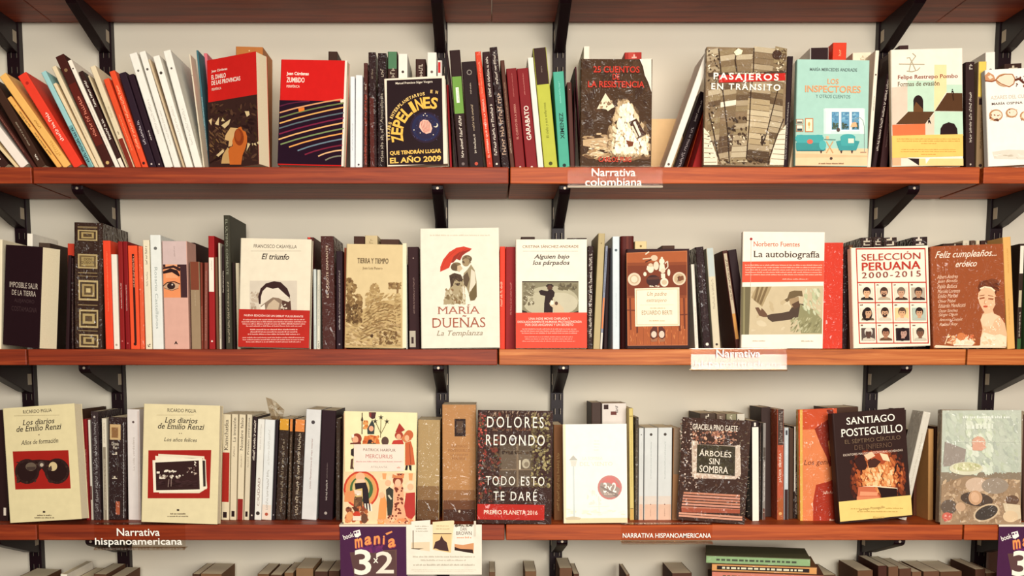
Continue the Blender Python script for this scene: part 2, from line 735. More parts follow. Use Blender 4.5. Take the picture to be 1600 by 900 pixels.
def build_spine(s):
    row, t, h, dd, mw = s.row, s.t, s.h, s.d, s.mw
    col, desc, T, B, g, a, label, hard, extra, rnd = s.args
    root = empty('book', mw)
    c = 0.0022 if hard else 0.0007
    c = min(c, t * 0.2)
    r = min(t * (0.42 if hard else 0.25), 0.006 if hard else 0.002)
    cv = MB()
    cv.prism(casing(t, dd, r, c), lambda p, q, z: (p, q, z), 0, h, M(col, g))
    fix(cv.build('cover', root))
    pg = MB()
    e = 0.003 if hard else 0.0006
    pg.box(c, t - c, c + 0.001, dd - (0.003 if hard else 0.0004), e, h - e, PAGES)
    fix(pg.build('page_block', root))
    P = Print(root, mw, g)
    P.rnd = rnd
    m = r * 0.6
    for b in B:
        w0, w1 = (b[3], b[4]) if len(b) > 3 else (0, 1)
        if not hard:
            P.part('colour_band', True)
        P.lpoly([(m + (t - 2 * m) * w0, h * b[0]), (m + (t - 2 * m) * w1, h * b[0]), (m + (t - 2 * m) * w1, h * b[1]), (m + (t - 2 * m) * w0, h * b[1])], b[2], 'gilt_panels' if hard else 'colour_band')
    for q in T:
        st, f0, f1, cl, wf = q[:5]
        turn = q[5] if len(q) > 5 else 1
        bd = q[6] if len(q) > 6 else 0.0
        cx = q[7] if len(q) > 7 else 0.5
        hw = t * wf / 2
        P.part('publisher_mark' if st == 'logo' else 'spine_lettering', True)
        if st is None:
            z = h * f0
            wd = rnd.randint(3, 9)
            while z < h * f1:
                L = hw * rnd.uniform(0.75, 1.15)
                lo, hi = (-hw, hw) if rnd.random() < 0.45 else (-hw * 0.45, hw) if turn == 1 else (-hw, hw * 0.45)
                e1 = rnd.choice((0.32, 0.4))
                P.lpoly([(t * cx + lo, z), (t * cx + hi, z), (t * cx + hi, z + L * e1), (t * cx + lo, z + L * e1)], cl, 'spine_lettering', 1e-6)
                q0 = rnd.choice((lo, hi - hw * 0.5, (lo + hi) / 2 - hw * 0.25))
                P.lpoly([(t * cx + q0, z + L * e1 * 0.9), (t * cx + q0 + hw * 0.5, z + L * e1 * 0.9), (t * cx + q0 + hw * 0.5, z + L), (t * cx + q0, z + L)], cl, 'spine_lettering', 1e-6)
                z += L * 1.28
                wd -= 1
                if wd == 0:
                    z += hw * 0.9
                    wd = rnd.randint(2, 9)
        elif st == 'logo':
            zc = h * (f0 + f1) / 2
            P.lpoly([(t / 2 + hw * math.cos(i * 0.7854), zc + hw * math.sin(i * 0.7854)) for i in range(8)], cl, 'publisher_mark')
        else:
            P.ltext(st, t * cx - hw, h * f0, t * cx + hw, h * f1, cl, 'spine_lettering', bd, 0, 1.0, turn)
    if extra:
        extra(P)
    P.done()
    root['group'] = GROUPS[row]
    root['category'] = 'book'
    ROWS[row].append(('S', s.mid, root, desc, a, label, s.front))


class F(Print):
    """a book set face out: the corners of its front cover in region pixels, its thickness, yaw and backward tilt"""
    def __init__(s, row, Z, TL, TR, BR, BL, t, col, anchor, label, yf=0.004, yaw=0.0, tilt=5.0, g=1, spine=None, pages=True, hard=False):
        TL, TR, BR, BL = [Z(*p) for p in (TL, TR, BR, BL)]
        zs = ZS[row]
        P0 = at(BL[0], BL[1], yf)
        w = 0.13
        h = 0.2
        rho = 0.0
        x = xat(BL[0], yf, zs)
        lift = 0.0
        for _ in range(14):
            rot = Matrix.Rotation(R(yaw), 4, 'Z') @ Matrix.Rotation(-R(tilt), 4, 'X') @ Matrix.Rotation(rho, 4, 'Y')
            cs = [rot @ Vector(p) for p in ((0, 0, 0), (w, 0, 0), (0, t, 0), (w, t, 0))]
            lift = -min(p.z for p in cs) + 0.0002
            org = Vector((x, yf, zs + lift))
            mw = Matrix.Translation(org) @ rot
            a = proj(mw @ Vector((0, 0, 0)))
            b = proj(mw @ Vector((w, 0, 0)))
            e = proj(mw @ Vector((0, 0, h)))
            f = proj(mw @ Vector((w, 0, h)))
            x += (BL[0] - a[0]) * 0.0013
            w *= (abs(BR[0] - BL[0]) + abs(TR[0] - TL[0])) / (abs(b[0] - a[0]) + abs(f[0] - e[0]))
            hh = (a[1] - e[1] + b[1] - f[1]) / 2
            h *= ((a[1] + b[1]) / 2 - (TL[1] + TR[1]) / 2) / hh
            rho += (((TL[0] + TR[0]) - (e[0] + f[0])) / 2) / hh * 0.9
        s.w, s.h, s.t = w, h, t
        root = empty('book', mw)
        c = 0.0024 if hard else 0.0007
        r = min(t * 0.25, 0.003)
        cv = MB()
        cv.prism(casing(t, w, r, c), lambda p, q, z: (q, p, z), 0, h, M(col, g))
        if spine:
            cv.box(-0.0001, 0.0, r, t - r, 0.0, h, M(spine, g))
        fix(cv.build('cover', root))
        pg = MB()
        e = 0.003 if hard else 0.0006
        pg.box(c + 0.001, w - (0.003 if hard else 0.0004), c, t - c, e, h - e, PAGES)
        fix(pg.build('page_block', root))
        Print.__init__(s, root, mw, g)
        a3 = mw.to_3x3()
        FACES[row].append((mw @ Vector((w / 2, t / 2, h / 2)), [a3.col[0].copy(), a3.col[1].copy(), a3.col[2].copy()], (w / 2, t / 2, h / 2)))
        tag(root, label, 'book', GROUPS[row])
        ROWS[row].append(('F', (mw @ Vector((w / 2, 0, 0))).x, root, None, anchor, label))


ORD = ['first', 'second', 'third', 'fourth', 'fifth', 'sixth', 'seventh', 'eighth', 'ninth', 'tenth', 'eleventh', 'twelfth',
       'thirteenth', 'fourteenth', 'fifteenth', 'sixteenth', 'seventeenth', 'eighteenth']


def name_spines():
    """give every spine the label that counts it off from the nearest thing one can find on its shelf"""
    for row in ROWS:
        row.sort(key=lambda e: e[1])
        for i, e in enumerate(row):
            kind, x, o, desc, anc, lab = e[:6]
            if kind == 'F':
                continue
            if lab:
                o['label'] = lab
                continue
            best = None
            for side, step in (('right', -1), ('left', 1)):
                j, n = i + step, 1
                while 0 <= j < len(row):
                    if row[j][4]:
                        if best is None or n < best[0]:
                            best = (n, side, row[j][4])
                        break
                    if row[j][0] == 'S' and row[j][6]:
                        n += 1
                    j += step
            n, side, nm = best
            o['label'] = '%s, %s %s of %s' % (desc, ORD[n - 1], side, nm)

# ---------------------------------------------------------------- the room
def struct(name, mb):
    o = fix(mb.build(name))
    o['kind'] = 'structure'
    o['label'] = {'wall_back': 'cream plastered shop wall behind the shelves', 'floor': 'wooden shop floor below the shelves'}[name]
    return o


mb = MB()
mb.box(-2.6, 2.6, WALL_Y, WALL_Y + 0.12, 0, 3.1, PLASTER)
struct('wall_back', mb)
mb = MB()
mb.box(-2.6, 2.6, -4.2, WALL_Y, -0.08, 0, FLOORM)
struct('floor', mb)

# ---------------------------------------------------------------- shelving: uprights, brackets, boards
TOP0 = at(800, 40.5, WALL_Y).z + TH            # top face of the shelf above the picture
SHELF_Z = [TOP0, ZS[0], ZS[1], ZS[2], ZS[3]]
SHELF_NAME = ['shelf above the top row', 'top shelf', 'middle shelf', 'lower shelf', 'bottom shelf']
UPX = [xat(p, WALL_Y - 0.02, at(800, 200, 0).z) for p in (27, 170, 689.5, 873, 1376.5, 1563)]
PLACE = ['leftmost', 'second from left', 'third from left', 'fourth from left', 'fifth from left', 'rightmost']
UW, UD = 0.028, 0.020
ZTOP, ZBOT = TOP0 + 0.30, 0.30
for i, x in enumerate(UPX):
    root = empty('shelf_upright', Matrix.Translation((x, WALL_Y - UD / 2, ZBOT)))
    y0, y1 = -UD / 2, UD / 2
    m = MB()
    w = UW / 2
    o_ = [(-w, y1), (-w, y0), (w, y0), (w, y1), (w - 0.0025, y1), (w - 0.0025, y0 + 0.0025), (-w + 0.0025, y0 + 0.0025), (-w + 0.0025, y1)]
    m.prism(o_, lambda a, b, c: (a, b, c), 0, ZTOP - ZBOT, METAL)
    fix(m.build('channel', root, 0.0008))
    m = MB()
    z = 0.02
    while z < ZTOP - ZBOT - 0.02:
        for sx in (-0.006, 0.006):
            m.box(sx - 0.0016, sx + 0.0016, y0 - 0.0002, y0 + 0.001, z, z + 0.013, DARK)
            m.box(sx + 0.0016, sx + 0.0021, y0 - 0.0003, y0 + 0.001, z, z + 0.013, STEEL)
        z += 0.032
    fix(m.build('slots', root))
    tag(root, 'black slotted metal wall upright, %s of the six uprights' % PLACE[i], 'shelf upright', 'shelf uprights on the wall')

BR_D = 0.196                                   # how far a bracket reaches from its upright
for k, zt in enumerate(SHELF_Z):
    for i, x in enumerate(UPX):
        zb = zt - TH - 0.0004
        root = empty('shelf_bracket', Matrix.Translation((x, WALL_Y - UD, zb)))
        hb, hf = 0.062, 0.014
        prof = [(0, 0), (-BR_D, 0), (-BR_D, -hf * 0.5), (-BR_D + 0.004, -hf * 0.85), (-BR_D + 0.012, -hf - 0.002), (-0.03, -hb + 0.004), (-0.004, -hb), (0, -hb)]
        m = MB()
        for sx in (-0.0115, 0.0093):
            m.prism(prof, lambda a, b, c: (c, a, b), sx, sx + 0.0022, METAL)
        fix(m.build('side_plate', root, 0.0006))
        m = MB()
        lo = [(-BR_D, -hf * 0.5), (-BR_D + 0.004, -hf * 0.85), (-BR_D + 0.012, -hf - 0.002), (-0.03, -hb + 0.004), (-0.004, -hb)]
        ol = lo + [(a + 0.0015, b + 0.0025) for a, b in reversed(lo)]
        m.prism(ol, lambda a, b, c: (c, a, b), -0.0094, 0.0094, METAL)
        m.prism([(-BR_D, 0), (-BR_D + 0.002, 0), (-BR_D + 0.002, -hf * 0.6), (-BR_D, -hf * 0.6)], lambda a, b, c: (c, a, b), -0.0094, 0.0094, METAL)
        fix(m.build('rib', root, 0.0006))
        m = MB()
        sgn = 1 if x < 0 else -1
        xs = 0.0116 * sgn
        for p0, p1, q0, q1 in ((-0.026, -0.008, -0.044, -0.020),):
            m.box(min(xs, xs + sgn * 0.0008), max(xs, xs + sgn * 0.0008), p0, p1, q0, q1, STEEL)  # small bare steel rectangle on the side facing the middle
        fix(m.build('paper_tag', root))
        m = MB()
        m.prism([(0.0028 * math.cos(j * 0.785), 0.0028 * math.sin(j * 0.785)) for j in range(8)], lambda a, b, c: (a, c, b - 0.0055), -BR_D - 0.001, -BR_D, STEEL)
        fix(m.build('screw', root))
        tag(root, 'black steel shelf bracket under the %s, %s of six' % (SHELF_NAME[k], PLACE[i]), 'shelf bracket', 'shelf brackets')

JOINTS = [(40, 745, 1470), (50, 796, 1533), (42, 778.5, 1511), (58, 789.5, 1506), (52, 790, 1500)]
BD = WALL_Y - UD - 0.006
SIDE = ['far left', 'left centre', 'right centre', 'far right']
BL_ = ['overhead shelf board above the top row', 'top shelf board', 'middle shelf board', 'lower shelf board', 'bottom shelf board']
for k, zt in enumerate(SHELF_Z):
    js = [xat(p, 0, zt) for p in JOINTS[k]]
    if k == 0:
        js = [xat(p, WALL_Y, zt) for p in (88, 768, 1456)]
    edges = [-1.75] + js + [1.75]
    for j in range(4):
        gap = 0.0016 if k else 0.0005
        x0, x1 = edges[j] + gap, edges[j + 1] - gap
        if k == 1 and j == 3:
            x0 += 0.004
        dz = {(1, 0): 0.0035, (1, 2): -0.001, (1, 1): 0.001}.get((k, j), 0)
        m = MB()
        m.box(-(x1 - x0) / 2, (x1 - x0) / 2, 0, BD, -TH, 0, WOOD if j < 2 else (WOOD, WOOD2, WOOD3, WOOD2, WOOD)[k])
        o = fix(m.build('shelf_board', None, 0.0018))
        o.location = ((x0 + x1) / 2, 0, zt)
        for v in o.data.vertices:
            pass
        tag(o, 'reddish-brown varnished %s, %s plank' % (BL_[k], SIDE[j]), 'shelf board', 'shelf boards')


LIT_LIP = M('d8ccba', 1)  # whitish colour paints in the light caught by the top label's lip


# ---------------------------------------------------------------- label holders on the shelf edges
def holder(x0, x1, ztop, zbot, tilt, rows, label, clear, row, lip=WRAP):
    """clear plastic strip hooked on a shelf edge, white lettering on it; pixel sizes at the shelf front"""
    Y = -0.0035
    a, b = at(x0, ztop, Y), at(x1, zbot, Y)
    a.z = ZS[row] + 0.0014
    w, h = b.x - a.x, a.z - b.z
    mw = Matrix.Translation((a.x, Y, b.z))
    root = empty('label_holder', mw)
    m = MB()
    t = 0.0012
    if tilt:
        hk = h * 0.72
        fy = -hk * math.tan(R(tilt))
        m.prism([(fy, 0), (fy + t, 0), (t, hk), (0, hk)], lambda p, q, c: (c, p, q), 0, w, clear)
        m.box(0, w, 0, t, hk, h, CLEAR)
    else:
        m.box(0, w, 0, t, 0, h, clear)
    fix(m.build('front_panel', root))
    m = MB()
    m.box(0, w, t, 0.022, h - 0.0010, h, WRAP)
    fix(m.build('top_flange', root))
    m = MB()
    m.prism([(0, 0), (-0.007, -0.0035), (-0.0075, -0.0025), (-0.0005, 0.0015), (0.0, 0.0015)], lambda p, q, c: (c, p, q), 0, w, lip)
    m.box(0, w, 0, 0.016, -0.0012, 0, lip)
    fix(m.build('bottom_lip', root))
    P = Print(root, mw, 1, fy - 0.0002 if tilt else 0.0)
    for st, u0, v0, u1, v1 in rows:
        P.text(st, u0, v0, u1, v1, 'fffaf0', 'lettering', 0.02)
    P.done()
    tag(root, label, 'shelf label', 'shelf labels')
    return root


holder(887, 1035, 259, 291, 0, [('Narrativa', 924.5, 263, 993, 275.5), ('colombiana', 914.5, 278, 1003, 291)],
       'clear shelf label in two white lines on the top shelf edge', CLEAR, 0, LIT_LIP)
holder(1080, 1229, 544.5, 577, 6, [('Narrativa', 1119, 546.5, 1188, 558.5), ('hispanoamericana', 1086, 563, 1222, 577)],
       'clear shelf label with white glare on the middle shelf edge', GLARE, 1)
holder(147, 290, 823, 856, 0, [('Narrativa', 182.5, 825.5, 249.5, 837.5), ('hispanoamericana', 148.5, 840.5, 284.5, 854.5)],
       'clear shelf label in two white lines below the photo stack cover', CLEAR, 2)
holder(971, 1113, 820.5, 847, 0, [('NARRATIVA HISPANOAMERICANA', 973, 833, 1111, 840.5)],
       'clear shelf label in one line of white capitals', CLEAR, 2)


# ---------------------------------------------------------------- promotion signs hanging from the lower shelf edge
def promo(Z, x0, x1, ytop, ybot, label, card):
    Y = -0.006
    a, b = at(x0, ytop, Y), at(x1, ybot, Y)
    a.z = ZS[2] + 0.0003
    w, h = b.x - a.x, a.z - b.z
    mw = Matrix.Translation((a.x, Y, b.z))
    root = empty('promotion_sign', mw)
    m = MB()
    m.box(0, w, 0, 0.0008, 0, h, M('4a2244', 1))
    fix(m.build('panel', root))
    m = MB()
    m.box(-0.001, w + 0.001, 0.0003, 0.030, h, h + 0.0010, M('e8dcc8', 0))
    m.box(-0.001, w + 0.001, -0.0012, 0.0003, h - 0.003, h + 0.001, M('e8dcc8', 0))
    fix(m.build('folded_lip', root))
    P = Print(root, mw, 1)
    P.Z = Z
    P.poly([(170, 340), (640, 310), (640, 575), (215, 575)], '6b4a44', 'panel_print')
    P.blobs(18, 240, 250, 520, 380, 20, 70, ['6a2c62', '5c2a58', '74305e'], 'panel_print', 0.5)
    P.poly([(170, 345), (300, 330), (420, 350), (620, 318), (640, 575), (215, 575)], '5f4240', 'panel_print')
    # tilted shop wordmark with its little book block
    def tilt(st, cx, cy, wd, ht, ang, col, part, bold=0.02, shear=0.0):
        v, f = glyphs(st, bold, shear)
        c_, s_ = math.cos(R(ang)), math.sin(R(ang))
        y = P.lay()
        vs = []
        for p, q in v:
            dx, dy = (p - 0.5) * wd, -(q - 0.5) * ht
            l = P.L(cx + dx * c_ + dy * s_, cy - dx * s_ + dy * c_)
            vs.append((l[0], y, l[1]))
        P.part(part).mesh(vs, f, M(col, 1))
    tilt('book', 155, 175, 105, 50, 18, 'fbf3ea', 'lettering', 0.02)
    P.poly([(205, 130), (268, 112), (283, 165), (248, 190), (222, 186)], 'fbf3ea', 'lettering')
    P.poly([(212, 138), (232, 132), (236, 150), (216, 155)], '4a2244', 'lettering')
    P.poly([(240, 130), (258, 126), (262, 142), (246, 147)], '8c6a8a', 'lettering')
    v = [('m', 255, 245, 84, 92), ('a', 348, 222, 72, 84), ('n', 437, 215, 74, 82), ('i', 508, 215, 36, 84), ('a', 585, 245, 78, 88)]
    for ch, cx, cy, wd, ht in v:
        tilt(ch, cx + 6, cy + 8, wd, ht, 12, 'a8484e', 'lettering', 0.06, 0.25)
        tilt(ch, cx, cy, wd, ht, 12, 'f59a58', 'lettering', 0.045, 0.25)
    P.poly([(525, 150), (590, 125), (597, 138), (540, 166)], 'f59a58', 'lettering')
    P.text('3', 215, 310, 385, 565, 'fbf3e2', 'lettering', 0.03)
    P.text('2', 430, 330, 610, 550, 'efe4d2', 'lettering', 0.02)
    P.text('x', 405, 398, 455, 445, 'fbf3e2', 'lettering', 0.02)
    P.done()
    if card:
        mc = MB()
        p, q = P.L(735, 60), P.L(1490, 558)
        q = (q[0], q[1])
        mc.box(p[0], q[0], -0.0030, -0.0006, q[1], p[1], M('efe6d4', 1))
        mcd = fix(mc.build('white_card', root))
        mcd['label'] = 'white card with three small book pictures'
        P.y0 = -0.0030
        P.off = 0.0001
        P.poly([(785, 30), (975, 15), (970, 328), (782, 300)], 'f0e8d8', 'card_print')
        P.poly([(785, 240), (970, 235), (970, 330), (782, 300)], 'ecd4b2', 'card_print')
        P.line([(803, 120), (803, 300)], 9, '6b5b48', 'card_print')
        P.poly([(782, 298), (915, 300), (860, 312), (790, 306)], '5c4a38', 'card_print')
        P.marks(820, 66, 960, 140, 'b0a694', 'card_print', 3, 0.4, 0.3)
        P.poly([(998, 35), (1205, 20), (1215, 30), (1180, 345), (1000, 312)], 'f2dcb0', 'card_print')
        P.poly([(1003, 150), (1188, 150), (1180, 343), (1000, 312)], 'ecc890', 'card_print')
        P.line([(1003, 152), (1188, 152)], 9, '5a3a2a', 'card_print')
        P.poly([(1065, 315), (1030, 300), (1005, 305), (1025, 235), (1070, 215), (1085, 170), (1110, 215), (1140, 240), (1160, 330), (1120, 325)], '4a3030', 'card_print')
        P.marks(1020, 60, 1180, 120, 'cdb68c', 'card_print', 2, 0.4, 0.3)
        P.poly([(1218, 80), (1410, 70), (1405, 350), (1218, 318)], 'f3e9da', 'card_print')
        P.blobs(24, 1215, 55, 1405, 90, 8, 20, ['6a6050', '8a8070', '4c443a'], 'card_print')
        P.text('DAN', 1275, 90, 1340, 122, '4a4038', 'card_print')
        P.text('BROWN', 1235, 130, 1390, 165, '3f3630', 'card_print')
        P.marks(1240, 175, 1385, 205, 'e8a888', 'card_print', 1, 0.6)
        P.poly([(1218, 255), (1300, 265), (1410, 245), (1408, 350), (1218, 318)], 'd99a6a', 'card_print')
        P.poly([(1218, 285), (1280, 305), (1400, 310), (1405, 350), (1218, 318)], '3a2620', 'card_print')
        P.rect(1410, 25, 1432, 180, 'dcd2c0', 'card_print')
        P.marks(800, 368, 1420, 396, 'c6bcaa', 'card_print', 1, 0.55)
        P.marks(880, 404, 1330, 430, 'c6bcaa', 'card_print', 1, 0.55)
        P.marks(805, 450, 1420, 478, 'bdb3a2', 'card_print', 1, 0.55)
        P.marks(780, 505, 1440, 535, 'd6ccba', 'card_print', 2, 0.4, 0.1)
        P.done()
    tag(root, label, 'promotion sign', 'promotion signs')
    return root


ZP = Reg(520, 810, 6.4)
promo(ZP, 531, 637, 824, 935, 'purple three-for-two promotion sign with a white card of book pictures', True)
ZP2 = Reg(520 + 1560 - 532, 812, 6.4)
promo(ZP2, 1561, 1667, 826, 937, 'purple three-for-two promotion sign cut by the right edge, no card', False)

# ================================================================ TOP SHELF
W = 'f4ecdc'
K = '241416'
LP = 'wide red spine leaning left'
# the leaning run on the left
S(0, A1, -255, 430, 10, 72, '3a221e', 'dark speckled book', T=[(None, .1, .5, 'e8dcc8', .3)])
S(0, A1, -225, 410, 74, 104, 'e6cda0', 'thin cream book')
S(0, A1, -190, 370, 106, 164, 'f3e6da', 'white book leaning far left')
S(0, A1, -105, 360, 166, 190, '4a2620', 'slim dark brown book', T=[(None, .2, .7, 'a86a5a', .3)])
S(0, A1, -60, 322, 192, 264, '40291f', 'thick dark brown book', T=[(None, .25, .52, 'b0a08a', .18), (None, .08, .14, 'f0e6d6', .25)])
S(0, A1, 12, 400, 267, 320, 'eeb25e', 'ochre yellow book with black letters', T=[(None, .58, .8, '4a2c14', .42), (None, .18, .5, '4a2c14', .42), ('logo', .86, .9, 'c88a3c', .3)])
S(0, A1, -4, 292, 322, 371, 'f0b866', 'tall ochre yellow book', T=[(None, .42, .5, 'a87430', .35), (None, .12, .28, 'd29a4c', .45)])
S(0, A1, 88, 290, 373, 431, 'e8402c', 'wide red book', T=[(None, .28, .58, 'f6e2d2', .34), ('logo', .88, .93, 'b02a20', .35)], a=LP,
  label='wide red book leaning left between ochre and light blue spines')
S(0, A1, 205, 270, 446, 476, '9ccaca', 'slim light blue book', B=[(0, .44, '6fa3a4')], T=[(None, .06, .42, '22303a', .6)])
S(0, A1, 265, 327, 478, 499, 'e8d2ac', 'short cream book leaning left')
S(0, A1, 258, 243, 500, 527, 'e6d3b0', 'tall cream book leaning left', T=[(None, .3, .6, 'cdb68e', .3)])
S(0, A1, 277, 192, 529, 579, '431d18', 'tall blackish-brown book', B=[(.2, .75, '5e2018')], T=[(None, .28, .64, 'd8806a', .36), ('logo', .84, .9, '8a6a4a', .4), ('logo', .02, .06, 'c9a66a', .4)])
S(0, A1, 338, 212, 581, 606, 'f3e8d8', 'white book', T=[(None, .2, .6, 'b8aca0', .3), ('logo', .9, .95, '4a3a34', .4)])
S(0, A1, 392, 268, 607, 634, '38201d', 'dark brown book with white letters', B=[(0, .1, 'efe2d0')], T=[(None, .64, .9, 'f4ebdc', .5), (None, .3, .5, 'f4ebdc', .5)])
S(0, A1, 440, 285, 635, 646, 'cdbb98', 'thin beige book')
S(0, A1, 450, 242, 647, 679, 'e3d2b0', 'beige book', B=[(0, .29, '7c2c20')], T=[(None, .5, .6, 'b8a684', .3), (None, .33, .37, '5a4a38', .3)])
S(0, A1, 518, 305, 681, 713, 'e2502c', 'short orange-red book', T=[(None, .2, .6, 'f0a070', .2)])
S(0, A1, 547, 266, 715, 748, 'e4502e', 'tall orange-red book', T=[(None, .2, .85, 'f6b088', .4), ('logo', .03, .07, '401c1c', .5)])
S(0, A1, 595, 275, 749, 789, '2c1c28', 'dark plum book', T=[(None, .25, .5, 'c8bcc0', .3), ('logo', .03, .05, 'd8c8c0', .25)])
S(0, A1, 640, 283, 790, 824, '2a1822', 'dark plum book', T=[(None, .3, .4, 'e0d4d0', .22), ('logo', .03, .05, 'd8c8c0', .25)])
S(0, A1, 647, 178, 829, 872, 'ece8de', 'tall white book', T=[(None, .3, .6, 'c6c2b8', .3), ('logo', .83, .87, '6a625c', .3)])
S(0, A1, 697, 168, 875, 914, 'ece8de', 'tall white book', T=[(None, .2, .5, 'c6c2b8', .3), ('logo', .83, .87, '5a524c', .4)])
S(0, A1, 740, 205, 916, 932, 'cbb594', 'thin tan book', d=.12)
S(0, A1, 766, 190, 935, 972, 'f0ebe0', 'white book', T=[(None, .25, .55, 'cac5ba', .3), ('logo', .83, .87, '4a423c', .45)])
S(0, A1, 818, 163, 978, 1020, 'ece9de', 'thick white book', T=[(None, .2, .5, 'c6c2b8', .3), ('logo', .83, .87, '6a625c', .3)])
S(0, A1, 948, 178, 1021, 1036, 'dcd0b8', 'thin cream book', T=[(None, .1, .4, '8a8070', .4), ('logo', .8, .84, '4a423c', .5)])
S(0, A1, 975, 157, 1036, 1056, '3f6c76', 'teal book', B=[(0, .38, '2c2a2e')], T=[(None, .18, .62, 'b8d0d0', .5)], y=.03, d=.1)
S(0, A1, 1022, 172, 1080, 1098, 'd8707a', 'pinkish red book', y=.12, d=.1, label='pinkish red book edge just left of the leaf print cover')

# red-topped cover with a leaf print
b = F(0, PX, (323, 95), (399, 80), (406, 259), (327.5, 259.5), .036, 'c9231f', 'leaf print cover', 'red-topped book with dark leaf print and hand, turned to the left', yf=.05, yaw=-25, tilt=2, g=0)
b.Z = Reg(315, 65, 4.5)
b.full('3a2420', b.w, b.h, 'cover_picture', 0, .62)
b.blobs(150, 50, 425, 405, 860, 14, 34, ['4a3026', '33201c', '5c4030', '2a1818', '43301f'], 'cover_picture', .35)
b.blobs(60, 46, 590, 190, 790, 12, 30, ['6a4c34', '4a3026', '7c5a3a', '33201c'], 'cover_picture', .25, 50)
for pts in ([(52, 555), (75, 540), (70, 590)], [(95, 580), (125, 530), (122, 590)], [(140, 560), (150, 535), (165, 560)], [(140, 590), (205, 545), (195, 580), (165, 610)],
            [(305, 490), (335, 490), (340, 515), (320, 530)], [(325, 712), (345, 720), (318, 770)], [(365, 720), (380, 712), (388, 735)], [(390, 712), (402, 700), (404, 726)],
            [(105, 800), (155, 755), (160, 775), (120, 810)], [(355, 715), (362, 715), (360, 735)]):
    b.poly(pts, 'd9c090')
b.poly([(170, 660), (205, 605), (260, 610), (240, 650), (225, 690), (215, 735), (190, 740), (195, 700), (165, 690)], 'd8b078')
b.poly([(185, 745), (150, 800), (140, 858), (200, 858), (215, 770)], 'c8a068')
b.poly([(200, 866), (190, 770), (200, 745), (222, 735), (218, 700), (235, 650), (262, 605), (280, 598), (292, 625), (312, 635), (322, 668), (322, 710), (312, 745), (290, 800), (280, 866)], 'c8682c')
b.ell(265, 672, 34, 60, '8e3e1c', rot=-6)
b.ell(258, 660, 20, 42, 'a64c22', rot=-6)
b.line([(276, 715), (292, 665)], 4, '7c3416')
b.line([(58, 855), (150, 800)], 8, '2a1614')
b.text('Juan Cárdenas', 72, 192, 182, 214, 'fbeee0', bold=.03)
b.text('EL DIABLO', 72, 229, 172, 261, 'fbeee0', bold=.03)
b.text('DE LAS PROVINCIAS', 72, 261, 273, 292, 'fbeee0', bold=.03)
b.text('PERIFÉRICA', 74, 320, 140, 342, 'f0cfc0', bold=.03)
b.done()
S(0, A2, 219, 137, 219, 355, 'b5713a', 'orange-brown book', y=.125, d=.1, label='orange-brown book peeking over the leaf print cover', T=[('logo', .96, .98, 'e8c090', .05)])
S(0, A2, 684, 162, 684, 730, '3c2820', 'dark book', y=.125, d=.1, label='dark book tip peeking over the striped red cover')

b = F(0, PX, (438.5, 96), (543, 91.5), (536, 259.5), (433.5, 259.5), .022, 'cc1f1d', 'striped red cover', 'red-topped book with slanting coloured stripes on black', yf=.012, yaw=-5, tilt=3, g=0)
b.Z = Reg(315, 65, 4.5)
b.full('241020', b.w, b.h, 'cover_picture', 0.01, .615, .0, .965)
b.full('efe0d0', b.w, b.h, 'cover_edge', 0.0, 1, .967, 1)
for (x0, y0, x1, y1, c, w) in ((548, 500, 985, 405, 'd89a6a', 9), (550, 535, 1000, 432, '6f7a4a', 9), (548, 575, 1000, 462, 'e0a860', 9), (545, 610, 1000, 500, '5c6a70', 9),
                               (545, 650, 1000, 537, '7c2440', 9), (542, 688, 1000, 570, 'e8b070', 9), (555, 723, 1000, 610, '7d8f5c', 9), (615, 742, 995, 645, 'e4a058', 9),
                               (675, 767, 990, 685, '6c808c', 9), (725, 795, 990, 728, '7a2438', 9), (820, 806, 988, 763, 'e0b080', 9), (870, 834, 988, 803, '7c7a68', 9), (548, 455, 760, 420, '5a2038', 8)):
    xm, ym = (x0 + x1) / 2, (y0 + y1) / 2 - 8
    b.line([(x0, y0), ((x0 + xm) / 2, (y0 + ym) / 2 - 3), (xm, ym), ((xm + x1) / 2, (ym + y1) / 2 - 2), (x1, y1)], w, c)
b.poly([(680, 470), (722, 462), (724, 485), (684, 495)], 'e07830')
b.poly([(975, 412), (1000, 404), (1002, 425), (978, 430)], 'f4dcc0')
b.text('Juan Cárdenas', 598, 214, 754, 243, 'fbeee0', bold=.05)
b.text('ZUMBIDO', 598, 252, 724, 288, 'fbeee0', bold=.03)
b.text('PERIFÉRICA', 598, 302, 690, 324, 'f0cfc0', bold=.03)
b.done()

S(0, A2, 794, 288, 794, 818, 'dfe2e6', 'slim bluish-white book', T=[(None, .2, .5, 'aab0b8', .3)])
S(0, A2, 821, 281, 819, 855, 'e2e4e6', 'bluish-white book', T=[('logo', .03, .06, '3a3038', .3)], B=[(.0, .004, 'b0b0b0')])
S(0, A2, 862, 220, 860, 886, '4c231e', 'reddish-brown book', T=[(None, .05, .7, 'c0503c', .5), (None, .75, .8, 'd8c8b0', .4)], g=2, y=.03)
S(0, A2, 880, 167, 888, 930, '2c1718', 'tall black book in shiny wrap', T=[(None, .78, .86, '8a7a68', .25)], g=2, y=.04, B=[(.0, .62, '55221c', 0, .7)])
S(0, A2, 933, 170, 932, 978, '271517', 'tall black book with pale script', T=[('Apocalipsis', .41, .66, 'b8aa98', .45), (None, .08, .36, 'b8aa98', .4), (None, .80, .86, 'a89a88', .4)], g=2, y=.045, d=.12)
S(0, A3, 47, 163, 47, 99, '3a241e', 'dark book with a green top', B=[(.86, 1.0, '4f7a58')], T=[(None, .79, .85, 'a89a88', .5)], y=.07, label='dark book with a green top, peeking over the night sky cover')
